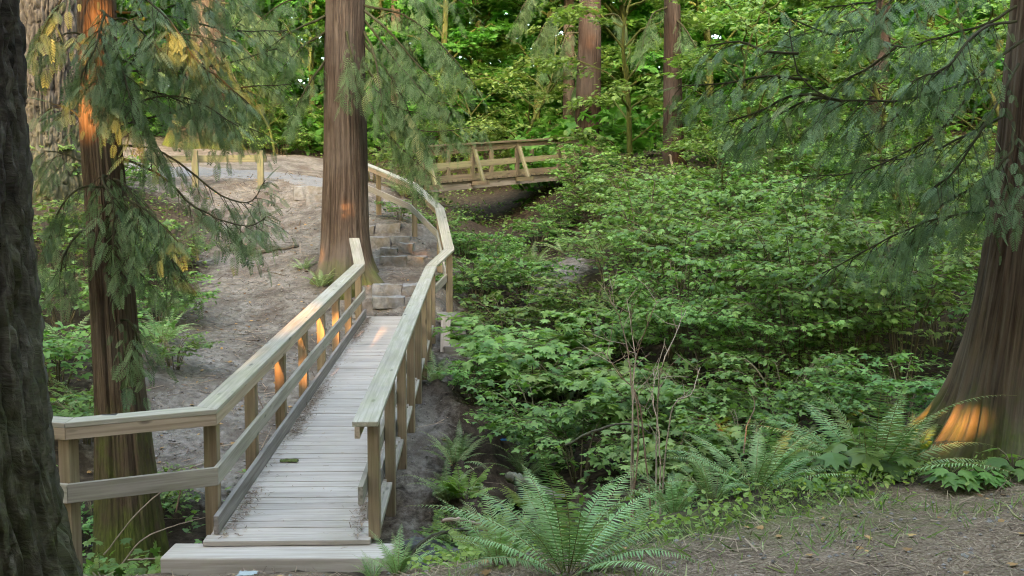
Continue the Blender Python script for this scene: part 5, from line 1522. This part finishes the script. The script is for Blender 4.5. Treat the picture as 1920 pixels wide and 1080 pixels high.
def pebbles(n=3000):
    x = rng.uniform(-4, 5, n); y = rng.uniform(3.4, 8.4, n); k = rng.random(n) < litter_mask(x, y) * .6; x, y = x[k], y[k]
    x2 = rng.uniform(-8, -1, n * 4); y2 = rng.uniform(12, 28, n * 4); k = rng.random(n * 4) < dirt_mask(x2, y2) * .7; x2, y2 = x2[k], y2[k]
    ok = ~((x > -3.1) & (x < -.9) & (y > 7.2)); x, y = x[ok], y[ok]
    x = np.r_[x, x2]; y = np.r_[y, y2]; m = len(x)
    o = np.array([[1, 0, 0], [-1, 0, 0], [0, 1, 0], [0, -1, 0], [0, 0, .7], [0, 0, -.7]]) * .5
    F = np.array([[0, 2, 4], [2, 1, 4], [1, 3, 4], [3, 0, 4], [2, 0, 5], [1, 2, 5], [3, 1, 5], [0, 3, 5]])
    mb = MB(); scatter(mb, (o, [F]), np.stack([x, y, H(x, y) + .004], 1), rng.normal(0, 1, (m, 3)) * [1, 1, .1], np.array([0, 0, 1.]) + rng.normal(0, .2, (m, 3)), rng.uniform(.008, .04, m) * np.where(np.arange(m) > m // 2, 1.4, 1), rng.random(m))
    tag(mb.build('pebbles', mat_rnd('pebble', (.10, .085, .07), (.25, .23, .20))), 'small pebbles and crumbs scattered on the bare ground', 'pebbles', None, 'stuff')


pebbles()

# ------------------------------------------------------------------ unseen conifers added behind the viewer to block the sun; gaps cut where patches fall
GAPS = []   # (point reached by the sun, radius)


def gap(u, v, Y, r): GAPS.append((at(u, v, Y), r))


for k in range(1, 6):
    y = 8.0 + 1.4 * k; GAPS.append((np.array([xl(y), y, dz(y) + .74]), .17))
for y, x in ((11.9, -2.2), (13.1, -2.16), (14.0, -2.12), (14.8, -2.16), (15.8, -2.12), (12.6, -2.0), (16.6, -2.2)): GAPS.append((np.array([x, y, dz(y)]), .05))
for q in ((618, 425, 19.7, .12), (628, 465, 19.6, .12), (612, 470, 19.7, .1), (760, 466, 21.4, .15), (690, 525, 19.6, .15), (800, 470, 21, .12), (540, 478, 21.5, .1),
          (1880, 745, 7.7, -.02), (1885, 795, 7.7, -.04), (1848, 835, 7.6, -.03), (1790, 795, 7.7, -.07), (1908, 770, 7.7, -.08), (1765, 845, 7.7, -.12),
          (1365, 715, 11.2, .08), (1350, 790, 11.0, .05), (190, 255, 9.8, -.10), (200, 300, 9.8, -.14), (212, 580, 9.8, -.03), (232, 630, 9.7, -.1),
          (1102, 70, 30.6, .1), (1105, 190, 30.6, .06), (1265, 290, 26.2, .1), (1262, 380, 25, .1), (92, 850, 7.3, .0), (640, 390, 19.6, .12)):
    gap(*q)
GP = np.array([g[0] for g in GAPS]); GR = np.array([g[1] for g in GAPS])


def shade_tree(x, y, h, r, label, seed):
    g = np.random.default_rng(seed)
    root = thing('shade_conifer', (x, y, float(H(np.array([x]), np.array([y]))[0])), label, 'tree', 'unseen conifers added to shade the ravine')
    z0 = root.location[2]
    mb = MB(); tube(mb, np.array([[x, y, z0 - .4], [x, y, z0 + h * .5], [x, y, z0 + h]]), [.4, .25, .03], 12); mb.build('trunk', M['fir'], root, True)
    n = 15000
    t = g.random(n) ** .9; rr = r * np.clip(1.5 - t * 1.1, .35, 1) * g.random(n) ** .5; a = g.uniform(0, 2 * PI, n)
    P = np.stack([x + rr * np.cos(a), y + rr * np.sin(a), z0 + .1 + t * (h - .2)], 1)
    ok = np.ones(n, bool)
    for p, q in zip(GP, GR):
        w = P - p; al = w @ TO_SUN
        ok &= ~((np.linalg.norm(w - al[:, None] * TO_SUN, axis=1) < q + .25) & (al > 0))  # crown cards left out so sun reaches the chosen points
    P = P[ok]; a = a[ok]; m = len(P)
    card = (np.array([[-.5, 0, 0], [0, -.1, .05], [.5, 0, 0], [.4, .6, -.1], [0, 1, -.25], [-.4, .6, -.1]]), [np.array([[0, 1, 4, 5], [1, 2, 3, 4]])])
    mb = MB(); scatter(mb, card, P, np.stack([np.cos(a), np.sin(a), g.uniform(-.8, .2, m)], 1), g.normal(0, .6, (m, 3)) + [0, 0, .6], g.uniform(.35, .6, m), g.random(m))
    mb.build('crown', M['shade_tree'], root)


for i, (x, y, h, r) in enumerate(((-17, -12, 24, 4.6), (-11.5, -11, 26, 4.4), (-6.5, -12, 27, 4.4), (-2, -11, 28, 4.2), (4.6, -12, 28, 4.6), (8.6, -11, 28, 4.4), (12, -12, 26, 4.6), (17, -12, 25, 4.6),
                                  (-14, -18, 30, 5), (-8.5, -17, 31, 5), (-4, -19, 32, 5), (0.3, -15, 32, 5), (5, -18, 32, 5), (9.5, -17, 31, 5), (15, -18, 30, 5))):
    shade_tree(x, y, h, r, 'unseen dense conifer added behind the viewpoint to shade the ravine', 500 + i)
